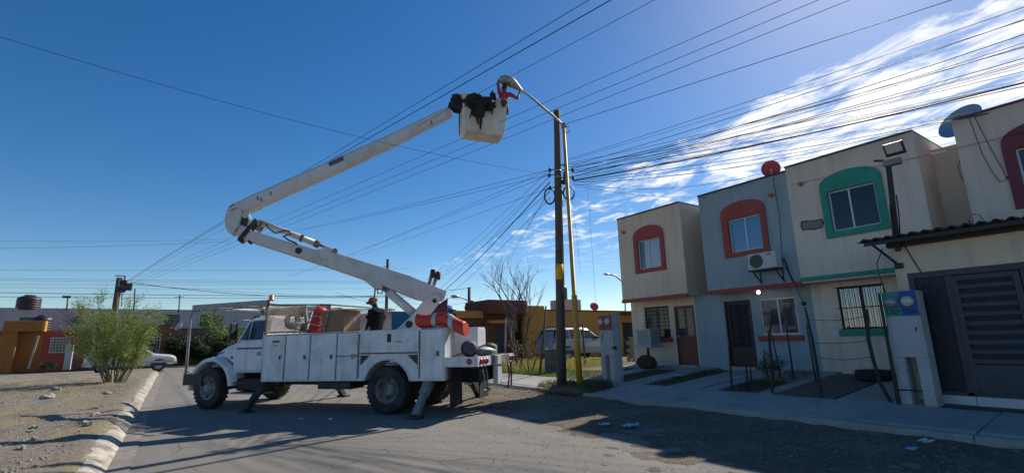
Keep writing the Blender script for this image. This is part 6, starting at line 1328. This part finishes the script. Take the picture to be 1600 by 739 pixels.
tree('leafy_tree', 'distant dark tree behind the truck cage', (6.4, 58, 0), 1, .1, 2.9, .16, 4, .7, 62, FAR, 14, .12, .25, BARK, 'tree', (2, 3), .68, .25, 1)
tree('garden_shrub', 'small green shrub in the bed before the blue house window', (11.8, 6.5, gz(11.8, 6.5) - .03), 6, .5, .28, .01, 3, .7, 71, FAR, 10, .025, .05, BARK, 'shrub', (2, 3), .75)
tree('garden_shrub', 'low weed at the foot of the red house pavement', (-7.0, 46.9, 0.05), 7, .8, .35, .012, 2, .7, 73, FAR, 16, .05, .08, BARK, 'shrub', (2, 3), .75)

# ------------------------------------------------------------------ distant poles
def wpole(label, px, ytop, Y, zb, r_=.14, arm=None, grp='distant wooden poles'):
    t = ony(px, ytop, Y); o = thing('utility_pole', label, 'utility pole', (t.x, t.y, zb), group=grp)
    MB().tube([(t.x, t.y, zb), (t.x, t.y, t.z)], [r_, r_ * .8], 12).build('shaft', WOOD, o)
    if arm:
        pts = [ony(a_, c_, Y) for a_, c_ in arm]; MB().tube(pts, .035, 8).build('arm', GALV, o); MB().blob(pts[-1], .22, 1, 0, 12, 8, (1.5, 1, .5)).build('lamp_head', GALV, o)
    return o, t
lo_, lt = wpole('stout concrete pole with dark transformer box rising behind the feathery bush', 187, 434, 47.6, 0, .24)
for (px, py, s) in ((193, 442, .22), (199, 448, .3), (190, 452, .25)): q = ony(px, py, 47.5); MB().box(q.x - s, q.x + s, q.y - .2, q.y + .2, q.z - s * .9, q.z + s * .9).build('transformer_box', K_black, lo_, bevel=.04)
MB().tube([ony(195, 432, 47.5), ony(195, 446, 47.5)], .05, 8).build('cross_arm_post', K_black, lo_); MB().tube([ony(180, 431, 47.5), ony(197, 431, 47.5)], .035, 6).build('cross_arm', K_black, lo_); MB().tube([ony(190, 454, 47.5), ony(197, 453, 47.5), ony(200, 447, 47.5)], .05, 6).build('bracket', K_black, lo_)
MB().tube([ony(191, 450, 47.4), ony(190, 478, 47.4)], .03, 6).build('down_lead', K_black, lo_)
p2, t2 = wpole('distant wooden pole with small lamp arm above the truck boom', 606, 405, 37, .2, .14, ((605, 416), (600, 417), (596, 423)))
p3, t3 = wpole('wooden pole with street lamp left of the bare tree', 733, 449, 29, .2, .12, ((734, 472), (724, 466), (716, 463.5), (711, 463)))
MB().lathe([(.16, -.2), (.2, -.15), (.2, .15), (.1, .2)], ony(737, 474, 29), (0, 0, 1), 14).build('transformer', K_black, p3); MB().lathe([(.18, -.02), (.22, 0), (.18, .02)], ony(730, 481, 28.9), (0, -1, 0), 16).build('cable_ring', K_black, p3)
sl2 = thing('street_lamp', 'distant street lamp with curved arm peeking out left of the corner house', 'street lamp', (*ony(977, 520, 27)[:2], .2))
pp_ = [ony(a_, c_, 27) for a_, c_ in ((977, 560), (977, 460), (972, 440), (962, 431), (950, 428.5))]; MB().tube(pp_, .06, 10).build('post', GALV, sl2); MB().blob(ony(948, 428.5, 27), .2, 1, 0, 12, 8, (1.6, .9, .45)).build('lamp_head', GALV, sl2)
for (px, y0, y1, Y, lab) in ((106, 464, 482, 56, 'small lamp post on the white upper storey roof'), (211, 451, 482, 50, 'thin mast rising right of the concrete pole'), (281, 461, 484, 56, 'thin aerial on the roof right of the bush')):
    a_, c_ = ony(px - 2, y1 + 4, Y), ony(px, y0, Y); o = thing('roof_mast', lab, 'mast', a_); MB().tube([a_, c_], .05, 6).build('mast', K_black, o)
    if px == 106: MB().box(c_.x - .35, c_.x + .2, c_.y - .1, c_.y + .1, c_.z - .08, c_.z + .1).build('lamp_head', K_black, o)
    elif px == 281: MB().tube([c_ + Vector((-.4, 0, -.2)), c_ + Vector((.4, 0, -.15))], .025, 5).build('aerial_bar', K_black, o)
dish('pale satellite dish on the far roof right of the bush', tuple(ony(280, 510, 50) ), .42, (-.8, -.4, .5), mat('pale dish', (0.55, 0.57, 0.6), .5), tuple(ony(283, 520, 50.3)))

# ------------------------------------------------------------------ overhead cables
CAB = mat('cable black', (0.012, 0.012, 0.014), .6, var=0)
def cable(a_, c_, sag, r_, label, ext=0.0, n=26, grp='overhead cables'):
    a_ = Vector(a_); c_ = Vector(c_)
    if ext: c_ = c_ + (c_ - a_) * ext
    d_ = c_ - a_; pts = [a_ + d_ * (k / n) - Vector((0, 0, 4 * sag * (k / n) * (1 - k / n))) for k in range(n + 1)]
    return tag(MB().tube(pts, r_ * .72, 5).build('overhead_cable', CAB), label, 'cable', grp)
LP = ony(198, 440, 47.5)
def far(px, py, z): return gnd(px, py, z)
for k, (px, py, z, r_, nm) in enumerate(((985, 0, 6.9, .013, 'thick upper'), (940, 0, 6.9, .009, 'thin outer upper'), (1035, 0, 7.0, .007, 'thin inner upper'))):
    cable(LP, far(px, py, z), -.25 + .08 * k, r_, f'{nm} cable of the bundle passing over the boom from the concrete pole', .35)
for k, (px, z, nm) in enumerate(((1206, 7.4, 'upper'), (1264, 7.3, 'middle'), (1312, 7.2, 'lower'))):
    cable(LP + Vector((.1, 0, -.25 * k)), far(px, 0, z), .10, .008, f'{nm} of three parallel cables passing behind the bucket', .4)
cable(yt, far(1484, 0, 7.3), .02, .011, 'lone cable from the top of the yellow lamp post to the upper right', .5)
for k in range(9):
    st = (I4, I5, I6)[k % 3] + Vector((0, 0, .15 - .12 * (k // 3)))
    py = (2, 18, 38, 55, 66, 80, 98, 112, 128)[k]
    cable(st, far(1600, py, 6.5), .12 + .05 * (k % 4), .008 + .002 * (k % 3), ('first', 'second', 'third', 'fourth', 'fifth', 'sixth', 'seventh', 'eighth', 'ninth')[k] + ' from the top of the cables fanning right from the wooden pole', .4)
for k in range(12):
    st = (I4, I5, I6)[k % 3] + Vector((.01 * k, 0, .10 - .03 * k)); py = (26, 44, 60, 73, 84, 92, 104, 118, 138, 148, 160, 172)[k]
    cable(st, far(1600, py, 6.2 - .05 * (k % 5)), (.08, .3, .16, .42, .22)[k % 5], (.006, .008, .007)[k % 3], f'slender drooping cable in the tangle right of the wooden pole, {("highest", "second", "third", "fourth", "fifth", "sixth", "seventh", "eighth", "ninth", "tenth", "eleventh", "lowest")[k]} at the right edge', .4)
cable(I6 - Vector((0, 0, .1)), far(1600, 114, 5.9), .22, .022, 'thickest cable running right from the wooden pole above the houses', .4)
cable(I6 - Vector((0, 0, .12)), far(1600, 150, 5.9), .25, .011, 'thin cable sagging just under the thickest cable', .4)
cable(I6 - Vector((0, 0, .15)), (13.2, 2.5, 5.9), .35, .009, 'service cable from the wooden pole to the purple-coped house roof')
cable(I6 - Vector((0, 0, .2)), (13.1, 6.6, 5.85), .30, .008, 'service cable from the wooden pole to the red dish roof')
cable(I6 - Vector((0, 0, .25)), (13.05, 8.4, 5.6), .12, .007, 'lowest service cable from the wooden pole to the blue house')
cable((13.0, 5.9, 5.3), (12.9, 1.0, 5.1), .03, .006, 'thin cable stretched across the upper fronts of the cream houses')
cable(I2, far(0, 40, 6.6), .35, .006, 'single thin cable from the wooden pole to the upper left corner', .2)
for k, (px, py, Y, r_) in enumerate(((480, 352, 46, .010), (460, 357, 46, .010), (540, 400, 44, .008), (510, 408, 44, .008), (490, 414, 44, .008))):
    st = (I1, I2, I3)[k % 3]; cable(st, ony(px, py, Y) , .25, r_, ('highest', 'second highest', 'third', 'fourth', 'lowest') [k] + ' of the thin cables running left from the wooden pole', .6)
for k, (px, py, Y, r_) in enumerate(((640, 452, 34, .008), (650, 455, 34, .008), (632, 468, 34, .010), (660, 470, 32, .010), (690, 452, 30, .024), (700, 455, 30, .012))):
    st = (I1, I2, I3)[k % 3] - Vector((0, 0, .06 * k)); cable(st, ony(px, py, Y), .32, r_, ('first', 'second', 'third', 'fourth', 'thick fifth', 'sixth')[k] + ' of the cables sloping down left from the wooden pole', .3)
cable(I3, ony(775, 440, 24), .1, .007, 'thin drop cable from the wooden pole to the brown house', .5); cable(I3 - Vector((.03, 0, .1)), ony(760, 450, 24), .12, .006, 'thinner drop cable toward the brown house roof', .3)
for k, (y0, y1) in enumerate(((376, 374), (389, 377), (421, 420), (434, 438), (437, 440), (444, 441), (456, 462), (463, 464), (448, 450))):
    r_ = (.012, .014, .012, .014, .014, .012, .03, .024, .012)[k]
    cable(ony(-60, y0, 52), ony(360 if k < 2 else 640, y1, 52), .12, r_, ('topmost', 'second', 'third', 'fourth', 'fifth', 'sixth', 'lowest thick', 'second lowest', 'eighth')[k] + ' cable strung across the far left sky')
cable(ony(203, 441, 47.5), ony(660, 448, 40), 1.0, .028, 'thick sagging cable running right from the concrete pole', .2); cable(ony(203, 444, 47.5), ony(640, 462, 40), .3, .014, 'thinner cable under the thick one right of the concrete pole', .2)
cable(ony(526, 457, 44), ony(600, 472, 44), .25, .02, 'short sagging cable behind the worker in the red cap'); cable(t3 - Vector((0, 0, .8)), ony(640, 440, 40), .5, .012, 'cable from the lamp pole by the bare tree to the left', .2); cable(t3 - Vector((0, 0, 1.0)), ony(640, 470, 40), .3, .012, 'lower cable from the lamp pole by the bare tree', .2)
for k, (px, q) in enumerate(((893, 300), (918, 290))): 
    a_ = ony(px, q, 10.6); c_ = ony(px + 14, 425 + 60 * k, 10.9); cable(a_, c_, 0, .005, ('left', 'right')[k] + ' thin wire hanging down beside the yellow lamp post')
